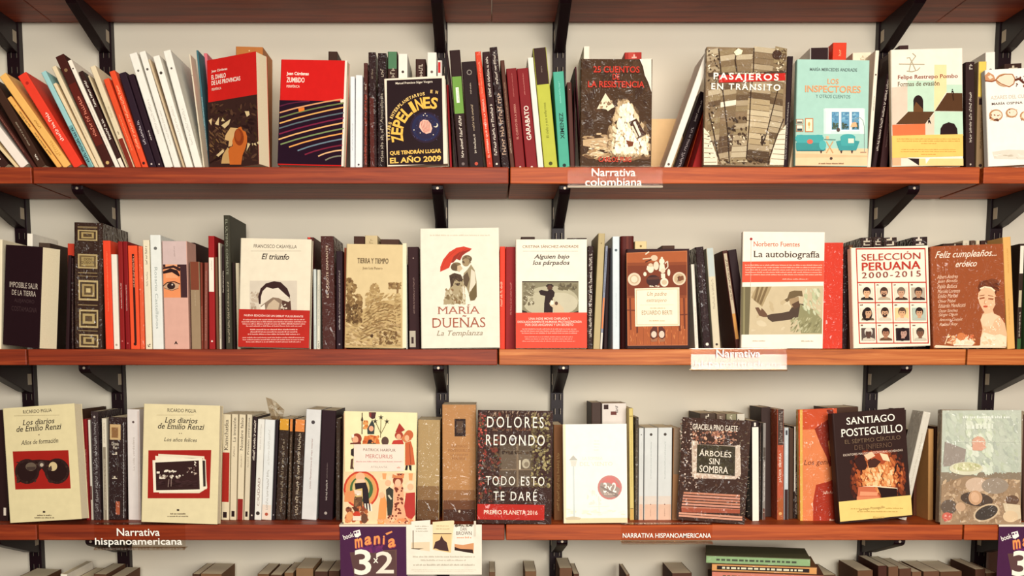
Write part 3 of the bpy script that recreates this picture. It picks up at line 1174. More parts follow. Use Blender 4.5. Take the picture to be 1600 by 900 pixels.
S(0, A3, 103, 174, 103, 150, 'ece6da', 'white book', y=.07, T=[('logo', .80, .9, '4a3a34', .3)], label='white spine peeking over the left part of the night sky cover')
S(0, A3, 190, 200, 190, 242, '3c221e', 'dark brown book', y=.09, T=[(None, .85, .95, 'b8a898', .4)], label='dark brown spine peeking over the middle of the night sky cover')
S(0, A3, 248, 167, 248, 296, 'ece6da', 'white book', y=.07, T=[('logo', .80, .88, '6a5a54', .3)], label='taller white spine peeking over the right part of the night sky cover')
S(0, A3, 300, 207, 299, 324, 'efe6dc', 'white book with a red patch', y=.07, B=[(.89, .985, 'd02c2c', 0, .7)], label='small white spine with a red patch behind the night sky cover')

# cream-bordered night sky cover
b = F(0, PX, (600, 122.5), (694.5, 119), (700, 260), (604.5, 261), .022, 'efdfcb', 'night sky cover', 'black book in a cream border with yellow arched letters and a seashell', yf=.006, yaw=-3, tilt=5)
b.Z = Reg(595, 110, 5.625)
b.poly([(52, 88), (537, 68), (551, 826), (62, 832)], '241318')
b.ell(395, 500, 138, 138, '2c1c30')
b.ell(395, 500, 122, 122, '26274a')
b.ell(398, 502, 100, 100, '2a2440')
b.blobs(60, 285, 385, 510, 620, 2, 4, ['5a5a80', '44446a'], 'cover_picture', 1.0)
b.poly([(338, 500), (345, 455), (375, 433), (415, 440), (440, 470), (452, 510), (440, 548), (400, 558), (365, 540)], 'f0b8a4')
for k in range(6):
    b.line([(352 + k * 14, 448 - 5 * math.sin(k * .8)), (362 + k * 13, 500), (385 + k * 9, 550 - k * 3)], 4, 'b04c44')
b.ell(483, 482, 20, 20, 'f4e4c8', 'cover_picture')
b.ell(476, 476, 18, 18, '26274a', 'cover_picture')
for x, y in ((292, 524), (347, 550), (462, 566), (375, 395), (405, 400), (390, 380)):
    b.ell(x, y, 5, 5, 'f0e0c8', n=6)
b.text('Manuel Francisco Súger Vergara', 130, 97, 455, 122, 'f4e6d2', bold=.02)
b.arc('ZEPELINES', 420, 562, 226, 188, 80, 102, 62, 'f4bc54', bold=.055)
for w, a0, a1, r_ in (('VIAJES', 187, 164, 338), ('INTERPLANETARIOS', 156, 97, 344), ('EN', 86, 79, 362)):
    b.arc(w, 420, 562, r_, a0, a1, 28, 20, 'f0c878', bold=.05)
b.text('QUE TENDRÁN LUGAR', 80, 692, 530, 740, 'f4c464', bold=.06)
b.text('EL AÑO 2009', 80, 748, 530, 810, 'f4c464', bold=.06)
b.done()

S(0, A3, 345, 330, 364, 392, 'b8282c', 'red book', y=.062, d=.12, label='red book wedged behind the right edge of the night sky cover')
S(0, A3, 341, 160, 393, 404, '2a181a', 'thin black book', y=.03)
S(0, A3, 360, 158, 405, 459, '2c1818', 'black book with a green band', B=[(.47, .78, '6f9a44'), (.56, .69, 'eef0e0', .3, .62)], T=[(None, .1, .46, 'e8dccc', .26), (None, .58, .68, '5c8a3c', .1), ('logo', .03, .06, '7a6a68', .3)], y=.03)
S(0, A3, 420, 216, 462, 540, '251518', 'broad black book', T=[(None, .15, .32, 'e0d2c0', .14), (None, .36, .6, 'b09a80', .14), (None, .7, .8, 'b0a090', .1), ('logo', .87, .93, '8a8078', .38), ('logo', .88, .92, '251518', .25), ('logo', .03, .07, 'c0503c', .25)], y=.03)
S(0, A3, 483, 165, 545, 581, 'd5452a', 'tall orange-red book', T=[(None, .65, .92, 'f09a78', .3), ('EL HOMBRE QUE MATÓ LA VÍSPERA', .1, .6, 'f8dccb', .4)], B=[(0, .1, 'b83420')], y=.03, g=2)
S(0, A3, 525, 166, 582, 622, '321a1c', 'blackish book with white script', T=[(None, .62, .95, 'e6d8c8', .32), (None, .12, .56, 'e6d8c8', .36), ('logo', .03, .06, 'e6d8c8', .3)], y=.03)
S(0, A3, 560, 143, 623, 664, '2a181a', 'tall black book with pale lettering', T=[(None, .7, .95, 'e6d8c8', .3), (None, .12, .62, 'b89a84', .55)], y=.03, g=2)
S(0, A3, 615, 208, 668, 690, '58342a', 'slim brown book', T=[(None, .3, .8, 'a08468', .3), (None, .15, .28, 'c8b49c', .3)], y=.03)
S(0, A3, 645, 250, 691, 745, '7c1d20', 'dark red book', T=[('EL CUERVO DE LA SIERRA', .3, .65, 'd89a88', .2), (None, .72, .95, 'c07068', .08), ('logo', .01, .03, 'f0d8c8', .2)], y=.03)
S(0, A3, 697, 250, 746, 805, '821d22', 'dark red book with white capitals', T=[('GARABATO', .29, .63, 'f4e6d8', .42, 1, .03), (None, .74, .95, 'd88a80', .08), ('logo', .01, .03, 'f0d8c8', .2)], y=.03)
S(0, A3, 752, 195, 806, 836, 'ece4d8', 'white book', y=.03)
S(0, A3, 779, 148, 838, 906, 'b9bc48', 'lime green book with a black top', B=[(.7, 1.0, '36201c')], T=[('El cielo y sus enfermos', .26, .55, '5a5c20', .26), (None, .8, .85, '907c70', .1), ('logo', .03, .06, '4a4a20', .3)], y=.03, a='lime green spine',
  label='lime green book with a black top, left of a turquoise spine')
S(0, A3, 880, 266, 912, 967, '4fa890', 'turquoise book with black capitals', T=[('XIMENEZ', .31, .58, '1e3430', .36, 1, .03), (None, .68, .9, '8fd8c8', .14), ('logo', .02, .06, '20302e', .34)], y=.03)
S(0, A3, 950, 318, 968, 1002, '54302a', 'brown book', T=[('logo', .9, .94, 'c8b8a8', .2)], y=.04)
S(0, A3, 974, 240, 1003, 1020, '451820', 'dark maroon book', y=.05)
S(0, A4, 46, 248, 46, 84, '301418', 'black book', y=.07, B=[(.0, .9, '5c1a24', 0, .4)], d=.1, label='black and maroon book at the left edge of the bonfire cover')

# bonfire cover
b = F(0, PX, (908, 92.5), (1019, 92), (1018, 258), (906, 258), .02, '47301f', 'bonfire cover', 'dark brown book with a white bonfire and red letters in plastic wrap', yf=.02, yaw=0, tilt=4, g=2)
b.Z = Reg(895, 65, 3.75)
b.blobs(90, 50, 105, 460, 560, 15, 45, ['4c3424', '3e281c', '543a28', '46301f'])
b.blobs(60, 50, 520, 460, 720, 15, 50, ['8a6a4a', '6e5038', 'b0906a', 'd2b48c'], 'cover_picture', .3, 0)
b.poly([(60, 610), (200, 640), (300, 620), (455, 640), (455, 600), (380, 560), (200, 560), (60, 575)], 'c8a880')
b.blobs(60, 80, 590, 455, 700, 10, 40, ['e8d4b0', 'd8bc90', 'a8845c'], 'cover_picture', .25, 0)
def fire(k):
    return lambda x, y: abs(x - (335 + (y - 600) * .12)) < (20 + (y - 320) * .42) * k and y > 330 + 60 * (1 - k)


b.blobs(150, 190, 330, 456, 690, 10, 30, ['7c6044', '8a6e50', '6a5038', '9a7e5c'], 'cover_picture', .6, 80, fire(1.15))
b.blobs(170, 200, 340, 455, 680, 8, 26, ['b89a74', 'c8ac86', 'a88a66', 'd4bc96'], 'cover_picture', .55, 80, fire(1.0))
b.blobs(190, 215, 345, 452, 670, 8, 26, ['e4d0aa', 'dcc498', 'ead8b6', 'f0e2c4'], 'cover_picture', .5, 80, fire(.85))
b.blobs(170, 235, 350, 445, 665, 8, 28, ['fbf2de', 'f8ecd2', 'fff8e8'], 'cover_picture', .5, 80, fire(.66))
b.blobs(40, 90, 560, 300, 690, 6, 24, ['d8c09a', 'e8d6b4', 'b89a74'], 'cover_picture', .25, 0)
b.poly([(140, 398), (190, 305), (245, 385), (225, 395), (205, 410), (195, 400), (170, 395)], 'f0e0c0')
b.blobs(14, 150, 340, 235, 400, 5, 12, ['c0a480', '8a6c50'])
b.poly([(328, 475), (372, 453), (428, 548), (380, 572)], '4a2c20')
b.poly([(352, 475), (364, 468), (400, 550), (388, 556)], 'f6ead0')
b.poly([(340, 500), (350, 496), (382, 560), (378, 565)], 'f0e0c4')
b.poly([(310, 580), (355, 590), (350, 615), (325, 620)], '7a4028')
b.poly([(390, 105), (460, 103), (460, 300), (440, 240), (420, 200), (410, 150)], 'ece2d2', 'torn_label')
b.text('25 CUENTOS', 120, 147, 390, 185, 'c9392a', bold=.04)
b.text('DE', 232, 192, 272, 226, 'c9392a', bold=.04)
b.text('LA RESISTENCIA', 88, 234, 418, 272, 'c9392a', bold=.04)
b.text('CARLOS PUIG', 150, 677, 342, 708, 'cc4a38', bold=.04)
b.done()
S(0, A4, 102, 137, 104, 135, 'efe6d4', 'cream book', y=.1, label='cream spine peeking over the left of the bonfire cover')
S(0, A4, 308, 168, 312, 398, 'a83028', 'red book', y=.1, B=[(.94, 1, 'c0483c', .2, .6)], T=[(None, .92, .97, 'e8b0a0', .4)], label='red spine peeking over the right of the bonfire cover')
# beige book standing face out behind
b = F(0, A4, (415, 503), (600, 498), (600, 738), (415, 738), .016, 'e6c290', 'low beige cover', 'plain beige book standing low between bonfire cover and leaning white spine', yf=.15, tilt=4)
b.done()
S(0, A4, 712, 168, 500, 537, 'f1e8da', 'white book leaning right', T=[('logo', .03, .06, '5a4a44', .4)], y=.03, d=.105)
S(0, A4, 690, 362, 539, 594, '2a1a1e', 'short black book leaning right', T=[(None, .1, .6, 'a89c9c', .35), (None, .66, .9, 'd8ccc4', .2)], y=.033, d=.13)
S(0, A4, 735, 330, 596, 640, 'd8502c', 'orange-red book leaning right', B=[(0, .36, '3a1e22')], T=[(None, .4, .7, 'f09068', .25), (None, .1, .3, 'b8a8a0', .3)], y=.036, d=.13)
S(0, A4, 775, 320, 642, 695, 'a0201f', 'dark red book leaning right', y=.04, d=.12)

# glass roof cover
b = F(0, PX, (1104, 75.5), (1230, 73.5), (1224, 260), (1099, 259.5), .02, '8b7458', 'glass roof cover', 'brown book with a photo of a glass roof and a red title band', yf=.004, yaw=0, tilt=4, g=2)
b.Z = Reg(1090, 60, 4.286)
seg = [(60, 140, 45, 130), (140, 260, 130, 215), (260, 375, 215, 330), (375, 520, 330, 480), (520, 598, 480, 575)]
br = ['94805f', '806a4e', 'ac987a', '644e38', 'bfae90', '887256']
rn = random.Random(5)
for (a0, a1, c0, c1) in seg:
    for k in range(20):
        v0, v1 = k / 20, (k + 1) / 20
        bow = lambda v: 18 * math.sin(math.pi * v)
        s_ = 14 * (1 if a0 < 300 else -1) * (1 if a0 not in (260,) else .3)
        x0, x1 = a0 + (c0 - a0) * v0 + (bow(v0) if a0 < 300 else -bow(v0)), a1 + (c1 - a1) * v0 + (bow(v0) if a0 < 300 else -bow(v0))
        x2, x3 = a0 + (c0 - a0) * v1 + (bow(v1) if a0 < 300 else -bow(v1)), a1 + (c1 - a1) * v1 + (bow(v1) if a0 < 300 else -bow(v1))
        y0, y1 = 68 + 770 * v0, 68 + 770 * v1 - 4
        c = rn.choice(br)
        if a0 in (375,) and .42 < v0 < .85:
            c = rn.choice(['c4b08e', 'b29c78', 'ccba98'])
        if a0 in (140,) and .42 < v0 < .5:
            c = 'efe4cc'
        if a0 in (140, 260) and .5 < v0 < .64:
            c = rn.choice(['7c664c', '8a7256'])
        if a0 in (140,) and .72 < v0 < .88:
            c = rn.choice(['5c4634', '4a3628', '6a5440'])
        if a0 == 375 and v0 > .85:
            c = '54402e'
        cl = lambda x: min(max(x, 58), 596)
        b.poly([(cl(x0), y0 + s_), (cl(x1), y0 - s_ * .2), (cl(x3), y1 - s_ * .2), (cl(x2), y1 + s_)], c)
for pts in ([(40, 600), (75, 640), (130, 800), (130, 850), (40, 850)], [(590, 580), (540, 640), (490, 790), (480, 850), (575, 850)]):
    b.poly(pts, 'e8dcc4')
for k in range(7):
    b.line([(42, 640 + k * 32), (70 + k * 9, 650 + k * 30)], 4, '8a7050')
    b.line([(585 - k, 610 + k * 34), (545 - k * 9, 615 + k * 32)], 4, '8a7050')
for pts in ([(140, 70), (165, 330), (200, 620), (212, 840)], [(262, 70), (250, 150), (262, 225)], [(376, 66), (372, 230), (355, 360), (345, 560), (325, 810)],
            [(535, 350), (500, 480), (460, 640), (430, 720)], [(75, 500), (100, 600), (130, 760), (150, 840)], [(575, 540), (520, 680), (480, 800), (470, 845)]):
    b.line(pts, 7, '3a281c')
b.blobs(40, 195, 520, 335, 720, 6, 18, ['3a281c', '4c3828'], 'cover_picture', .6, 60)
b.blobs(10, 200, 650, 330, 720, 5, 14, ['d8c8a8', 'c8b490'], 'cover_picture', .6, 60)
b.blobs(14, 415, 640, 460, 715, 6, 16, ['3a281c'], 'cover_picture', .6, 90)
b.blobs(40, 62, 72, 150, 320, 5, 14, ['3a281c', 'e8dcc0', '6a523a'], 'cover_picture', .5)
b.blobs(40, 520, 70, 596, 240, 5, 14, ['4a3626', 'e0d0b0', '6a523a'], 'cover_picture', .5)
b.ell(530, 113, 32, 32, '452e22')
b.blobs(40, 130, 800, 480, 852, 6, 18, ['3a281c', '584028', '7a6046'], 'cover_picture', .4, 20)
b.blobs(24, 62, 420, 135, 840, 5, 14, ['3a281c', 'e8dcc0'], 'cover_picture', .5)
b.poly([(270, 70), (300, 85), (290, 110), (255, 118), (240, 95)], 'fdf0c8')
b.poly([(70, 235), (590, 222), (590, 245), (75, 258)], '4a382a', 'title_band')
b.poly([(140, 250), (585, 236), (585, 285), (140, 300)], 'c5261f', 'title_band')
b.marks(205, 228, 440, 244, 'c8b89a', 'small_print', 1)
b.text('PASAJEROS', 104, 236, 540, 296, 'fdf6e6', bold=.05, space=1.3)
b.text('EN TRÁNSITO', 90, 296, 552, 350, 'fdf6e6', bold=.05, space=1.3)
b.marks(265, 818, 330, 832, 'e0d0b0', 'small_print', 1)
b.done()

S(0, A5, 98, 186, 70, 118, '26151a', 'black book', T=[(None, .1, .6, 'b0a49c', .25)], y=.035, d=.12, label='black spine between the glass roof and sitting room covers')
S(0, A5, 128, 490, 86, 140, 'e0c4a0', 'beige book', y=.03, d=.1, label='low beige book at the lower left edge of the sitting room cover')
S(0, A5, 212, 145, 208, 305, 'f0e8dc', 'white book with a black top', B=[(.905, 1, '2e1a1c')], y=.09, label='white spine with black top peeking over the sitting room cover')
S(0, A5, 322, 118, 300, 374, 'd8412a', 'red book', y=.085, T=[(None, .9, .95, 'f0a078', .2)], label='tilted red spine peeking over the sitting room cover')
S(0, A5, 425, 170, 425, 520, 'eee2c8', 'cream book', y=.1, label='wide cream spine peeking over the right of the sitting room cover', T=[(None, .94, .97, 'c8b898', .2)])

# sitting room cover
b = F(0, PX, (1246, 95), (1358, 92), (1355.5, 259.5), (1242, 259.5), .018, 'a8cfc2', 'sitting room cover', 'pale blue-green book with drawn sitting room and armchair', yf=.006, yaw=0, tilt=5)
b.Z = Reg(1235, 60, 4.286)
b.poly([(35, 738), (518, 738), (515, 852), (33, 852)], 'f2caa0')
b.poly([(35, 770), (518, 785), (516, 795), (34, 800)], 'edbb90')
b.poly([(222, 470), (500, 470), (500, 640), (222, 640)], 'cfe8de')
b.rect(232, 468, 490, 486, 'dff0e8')
for x0, x1 in ((236, 270), (465, 492)):
    b.rect(x0, 478, x1, 640, 'e4f0e8')
b.rect(268, 485, 466, 622, 'eaf2ec')
for x0, x1 in ((276, 325), (340, 394), (411, 460)):
    b.rect(x0, 492, x1, 612, '5f93b5')
    b.blobs(14, x0, 495, x1, 560, 6, 16, ['6ea4c4', '5484a8', '8ab8cc'])
    b.blobs(22, x0, 560, x1, 612, 6, 15, ['46584c', '3a4840', '5a6a54'])
b.line([(495, 765), (494, 590), (485, 550), (465, 530), (435, 540), (424, 562)], 4, '8a9a94')
b.poly([(412, 565), (440, 562), (446, 592), (400, 596)], 'f0b486')
b.rect(468, 760, 508, 767, 'b08a70')
b.ell(320, 613, 12, 14, '5a4844')
for (x0, y0, x1, y1) in ((38, 540, 86, 572), (38, 578, 86, 626)):
    b.rect(x0, y0, x1, y1, 'a8714e')
    b.rect(x0 + 4, y0 + 5, x1 - 5, y1 - 5, 'e8e2d0')
    b.rect(x0 + 6, (y0 + y1) / 2 + 2, x1 - 8, y1 - 6, '3a4444')
b.rect(97, 535, 152, 628, 'c07a50')
b.rect(103, 541, 146, 622, 'f2e6c4')
b.line([(124, 605), (124, 560)], 5, 'd8b070')
b.ell(124, 575, 8, 14, 'd0a460')
sofa = '4aa5a5'
b.ell(70, 672, 40, 26, sofa); b.ell(185, 672, 38, 26, sofa)
b.rect(42, 648, 215, 720, sofa)
b.rect(38, 700, 235, 752, '3f9090')
b.ell(215, 715, 24, 32, '55b0ae')
b.ell(130, 692, 20, 16, 'd8705a')
b.rect(42, 748, 225, 756, '3a7c80')
for x in (205, 340, 412):
    b.poly([(x - 8, 752), (x + 8, 752), (x + 3, 770), (x - 3, 770)], '4a3a34')
b.line([(240, 768), (285, 690)], 7, 'd0a070'); b.line([(285, 768), (240, 690)], 7, 'd0a070')
b.line([(225, 678), (302, 680)], 6, '5c8078')
b.rect(238, 655, 256, 676, 'e8b890')
b.ell(384, 665, 50, 24, sofa)
b.rect(336, 660, 432, 730, sofa)
b.poly([(305, 690), (335, 685), (340, 720), (425, 720), (430, 685), (462, 690), (440, 752), (325, 752)], '43989a')
b.rect(386, 672, 424, 702, 'efe2cc')
b.text('MARÍA MERCEDES ANDRADE', 130, 194, 446, 221, '6a7a78', bold=.01)
b.text('LOS', 248, 272, 322, 307, 'e8a070', bold=.03)
b.text('INSPECTORES', 98, 318, 470, 364, 'e8a070', bold=.035)
b.text('Y OTROS CUENTOS', 170, 378, 400, 401, '7a9690')
b.marks(188, 832, 356, 845, '8a6a50', 'small_print', 1)
b.ell(272, 805, 10, 10, '4a3a34', 'publisher_mark', n=8)
b.done()

S(0, A5, 540, 157, 496, 532, 'efe4d0', 'cream book leaning right', T=[('logo', .78, .82, '3a2a28', .45), (None, .5, .62, '6a5a50', .25)], y=.04, d=.12)
S(0, A5, 583, 272, 506, 550, '2a171b', 'black book with pale script', T=[(None, .2, .95, 'c8bcae', .55)], y=.028, d=.12)
S(0, A5, 622, 180, 552, 598, '34191a', 'dark maroon book leaning right', T=[(None, .2, .5, '7a6058', .15)], y=.036, d=.12)

# arches cover
b = F(0, PX, (1393, 76.5), (1502.5, 76.5), (1506.5, 259), (1394, 259), .016, 'f3e8d6', 'arches cover', 'cream book with painted arches and an orange paper band', yf=.004, yaw=0, tilt=4, spine='e2d0b4')
b.Z = Reg(1380, 70, 4.5)
b.poly([(170, 250), (360, 250), (360, 470), (170, 470)], 'c2dcc4')
b.poly([(360, 140), (445, 140), (445, 330), (358, 470)], 'f7d9a4')
b.poly([(445, 280), (555, 280), (556, 340), (445, 335)], 'c2dcc4')
b.poly([(360, 468), (558, 470), (562, 640), (358, 640)], 'c2dcc4')
b.poly([(62, 300), (170, 290), (170, 470), (90, 560), (62, 570)], 'dcc8b4')
b.poly([(88, 560), (175, 470), (360, 470), (295, 556)], '5a3a22')
b.poly([(362, 466), (447, 338), (556, 340), (558, 468)], '54351f')
b.rect(212, 400, 281, 470, '2a1a18'); b.ell(246, 400, 35, 45, '2a1a18', a0=0, a1=180)
b.poly([(215, 440), (230, 400), (278, 450), (278, 472), (212, 472)], '6a4426')
b.poly([(400, 634), (402, 590), (420, 560), (460, 544), (500, 556), (520, 590), (524, 634)], '2a1618')
b.poly([(64, 562), (295, 556), (296, 640), (66, 640)], 'ee7446')
b.poly([(296, 556), (360, 480), (358, 640), (296, 640)], 'e0ccb4')
for x, y, c in ((486, 322, .9), (322, 530, 1.1)):
    b.ell(x, y - 8 * c, 5 * c, 6 * c, '241414', n=8)
    b.poly([(x - 6 * c, y), (x + 6 * c, y), (x + 8 * c, y + 24 * c), (x + 14 * c, y + 26 * c), (x, y + 14 * c), (x - 8 * c, y + 26 * c)], '241414')
b.line([(488, 345), (494, 392)], 9, '3a2214')
b.poly([(62, 790), (172, 795), (252, 850), (66, 850)], 'e8b088')
b.poly([(125, 798), (172, 798), (250, 848), (125, 850)], 'e6dccb')
b.poly([(172, 798), (252, 800), (252, 850)], '2a1a1c')
b.poly([(252, 800), (562, 800), (563, 850), (252, 850)], 'f3d08e')
b.poly([(296, 800), (330, 796), (300, 838)], 'fbf4e8')
b.lpoly([(b.w * .0, b.h * .075), (b.w * 1.0, b.h * .075), (b.w * 1.0, b.h * .265), (b.w * .0, b.h * .265)], 'f8c46a', 'paper_band')
b.marks(95, 655, 540, 685, 'c08a40', 'band_print', 2, .45)
b.marks(265, 690, 372, 700, 'c08a40', 'band_print', 1, .6)
b.marks(95, 730, 540, 758, 'c08a40', 'band_print', 2, .45, .2)
b.marks(265, 765, 372, 776, 'c08a40', 'band_print', 1, .6)
for pts in ([(165, 185), (200, 190), (240, 180), (258, 160)], [(165, 95), (185, 90), (205, 130), (230, 185)], [(205, 60), (228, 80), (195, 125), (180, 190)], [(110, 136), (290, 138)]):
    b.line(pts, 6, 'b0a288', 'publisher_mark')
b.text('Felipe Restrepo Pombo', 100, 210, 524, 246, '8a4030', bold=.02)
b.text('Formas de evasión', 100, 258, 396, 290, '6a5038', bold=.01)
b.done()
S(0, A6, 112, 133, 112, 160, '3a2422', 'dark book', y=.1, label='dark book barely showing over the arches cover')

S(0, A6, 445, 216, 447, 494, '33201f', 'tall black book', T=[(None, .25, .72, 'c8bcae', .28), ('logo', .03, .05, 'c8b8a8', .2), (None, .93, .98, 'b8aca0', .5)], y=.022, side='5a2420')
S(0, A6, 509, 214, 497, 541, '8a7052', 'grey-brown book with a yellow top', B=[(.68, 1.0, 'e0c45c'), (.605, .665, '2a1a1a', .12, .95)], T=[(None, .2, .55, '4a3a2c', .22), ('logo', .03, .06, '2a1a1a', .4)], y=.022)
S(0, A6, 546, 167, 548, 597, 'f0e8dc', 'white book', y=.085, T=[('logo', .84, .87, '8a8078', .3)], label='white spine peeking over the pale watercolour cover')
S(0, A6, 640, 226, 642, 730, '3a2620', 'dark brown book', y=.1, T=[(None, .95, .99, 'c8b8a0', .5)], label='dark brown book behind the pale cover at the right edge')

b = F(0, PX, (1539, 106.5), (1652, 106.5), (1656, 256), (1544.5, 256.5), .02, 'f6efe4', 'pale watercolour cover', 'white book with brown watercolour figures, cut by the right edge', yf=.004, yaw=0, tilt=4)
b.Z = Reg(1500, 60, 4.286)
def wc(cx, cy, rx, ry, c='b98a62'):
    b.ell(cx, cy, rx, ry, c); b.ell(cx + 3, cy - 2, rx * .78, ry * .72, 'f0dcc4')
b.poly([(165, 250), (190, 225), (225, 245), (240, 278), (215, 290), (170, 285)], 'c8906a')
b.poly([(185, 255), (205, 245), (222, 262), (200, 275)], 'eed6bc')
wc(300, 280, 62, 45, 'c49a74')
b.poly([(240, 275), (265, 250), (330, 235), (365, 255), (362, 300), (320, 325), (270, 310)], 'edd8be')
b.line([(240, 278), (275, 305), (330, 325), (360, 305), (368, 270), (350, 240), (300, 240), (262, 255), (240, 278)], 7, 'a8683e')
b.line([(368, 280), (395, 270), (430, 300)], 16, '5c2e22')
b.blobs(16, 370, 250, 470, 330, 5, 14, ['5c2e22', '8a5034', 'c89a70'])
b.line([(240, 280), (215, 290), (170, 285)], 8, '8e4a2c')
b.text('AZARES DEL CUERPO', 205, 378, 505, 403, 'cbbfae', bold=.03)
b.text('MARÍA OSPINA', 212, 422, 418, 443, '4a2c24', bold=.03, space=1.1)
for cx, cy, rx, ry in ((240, 515, 46, 40), (345, 500, 40, 32), (440, 520, 40, 34)):
    wc(cx, cy, rx, ry, 'bb8a62')
    b.blobs(10, cx - rx, cy - ry, cx + rx, cy + ry, 3, 9, ['8a5034', 'a8704a', 'dcb890'])
b.blobs(10, 225, 535, 260, 560, 4, 10, ['4a2420', '6a3828'])
b.poly([(215, 760), (320, 745), (470, 750), (470, 812), (230, 806)], 'e0d6c6')
b.blobs(16, 215, 760, 470, 810, 8, 26, ['d0c4b2', 'e8e0d2', 'c4b8a4'], 'cover_picture', .25, 0)
b.done()

# ================================================================ MIDDLE SHELF
S(1, B1, -22, 205, -28, 6, 'efe2c4', 'cream book', y=.02, label='cream book edge at the far left of the middle shelf')
b = F(1, PX, (11, 385.5), (64, 382.5), (67, 543.5), (3.5, 543.5), .045, '2a171c', 'black cover with white capitals', 'black book with small white capitals beside a thick block of pages', yf=.05, yaw=-26, tilt=1, g=0)
b.Z = B1
b.text('IMPOSIBLE SALIR', 48, 423, 190, 451, 'd8c8b8', bold=.0)
b.text('DE LA TIERRA', 60, 463, 180, 489, 'd8c8b8', bold=.0)
b.text('ALEJANDRO', 72, 506, 172, 530, '4a3638')
b.text('COSTAMAGNA', 58, 545, 185, 569, '4a3638')
b.done()
S(1, B1, 134, 176, 134, 177, 'eee8da', 'white book', y=.09, label='white spine peeking over the block of pages at the far left', d=.13)
S(1, B1, 180, 222, 180, 250, '4a3a30', 'brown book', y=.12, label='dark brown book behind the cream page block', d=.1)
S(1, B1, 338, 226, 338, 372, 'd8452e', 'red book', y=.09, label='red spine peeking left of the ornate gilt spine', d=.12)
S(1, B1, 340, 285, 328, 352, '2a171a', 'thin black book', y=.035)
S(1, B1, 352, 300, 353, 369, '301c1c', 'thin black book', T=[(None, .1, .5, '8a7464', .3)], y=.035, g=2)

# ornate gilt spine
S(1, B1, 368, 119, 372, 522, '36231c', 'thick ornate gilt spine', y=.03, g=2, d=.16, hard=True, a='ornate gilt spine', label='thick dark brown book with gilt panels on its rounded spine',
  B=[(.858, .942, 'b09a6c', .1, .88), (.868, .932, '4a3826', .16, .82), (.876, .924, 'a8905e', .24, .74), (.887, .913, '54412c', .32, .66),
     (.638, .752, 'b09a6c', .1, .88), (.65, .74, '6a5636', .16, .82), (.66, .73, 'a08a5a', .24, .74),
     (.385, .545, 'b8a274', .12, .9), (.40, .53, '3e2d20', .18, .84), (.415, .515, 'a48c5c', .26, .76), (.43, .50, '5c482e', .34, .68), (.448, .482, 'c4ae7c', .42, .6),
     (.168, .312, 'b8a274', .14, .9), (.182, .298, '44321f', .2, .84), (.2, .28, 'b09a68', .28, .76), (.218, .262, '5a4630', .38, .66),
     (.012, .115, 'b8a274', .14, .9), (.024, .104, '4a3826', .2, .84), (.038, .092, 'b09a68', .3, .74), (.052, .08, '4a3826', .4, .64),
     (.955, .97, '7a6648', .1, .88), (.60, .607, '8a7450', .1, .88), (.575, .58, '8a7450', .1, .88), (.345, .352, '8a7450', .1, .88), (.14, .146, '8a7450', .1, .88)],
  T=[('QUIJOTE', .672, .695, '3a2818', .5, 0), ('DON', .702, .722, '3a2818', .26, 0)])

S(1, B1, 508, 212, 524, 570, 'e8492c', 'tall orange-red book', T=[(None, .35, .9, 'f08a60', .12)])
S(1, B1, 556, 281, 571, 601, 'ece4d4', 'short white book', T=[('logo', .03, .06, 'a89c8c', .4)])
S(1, B1, 590, 216, 603, 629, '8c1f1e', 'dark red book', T=[(None, .38, .62, 'f0d8cc', .2), ('logo', .06, .09, 'c87870', .3)])
S(1, B1, 614, 216, 630, 655, '84191c', 'slim dark red book', T=[(None, .36, .6, 'e8c4b8', .2), ('logo', .04, .07, 'c87870', .3)])
S(1, B1, 640, 237, 656, 704, 'ea5530', 'orange-red book with a black strip', B=[(.06, .92, '3a1a16', .42, .7)], T=[(None, .6, .9, 'e8a080', .18, 1, 0, .56), ('logo', .03, .07, '3a1a16', .35)])
S(1, B1, 692, 240, 705, 728, 'e4603c', 'slim orange book', g=2)
S(1, B1, 715, 209, 731, 765, 'e8dcc0', 'cream book with black script', T=[(None, .78, .94, '5a4a40', .3), (None, .58, .72, 'a09080', .3), (None, .02, .045, '1e1416', .5)])
S(1, B1, 751, 184, 767, 822, 'e4e6e0', 'tall bluish-white book', T=[('Rosario Castellanos', .18, .72, '9aa29e', .28, -1), ('logo', .86, .91, '6a6a68', .32)])
def eye(P):
    P.Z = Reg(100, 330, 4.09)
    P.off = 0.0004
    P.poly([(632, 385), (680, 365), (725, 378), (742, 412), (735, 418), (690, 390), (635, 400)], '2e1a1a', 'eye_picture')
    P.poly([(632, 360), (700, 345), (745, 365), (740, 385), (700, 362), (632, 372)], '3a2020', 'eye_picture')
    P.poly([(636, 480), (655, 460), (700, 455), (738, 468), (730, 490), (690, 506), (650, 500)], 'c8a080', 'eye_picture')
    P.ell(685, 478, 26, 22, '33201e', 'eye_picture')
    P.line([(634, 478), (660, 456), (705, 450), (742, 466)], 6, '2a1616', 'eye_picture')
    P.line([(640, 490), (690, 508), (732, 492)], 3, '5a3428', 'eye_picture')
    P.ell(692, 470, 5, 5, 'f0e0d0', 'eye_picture', n=8)
    P.poly([(705, 850), (716, 828), (728, 850), (719, 850), (716, 842), (712, 850)], '2a1a1a', 'publisher_mark')


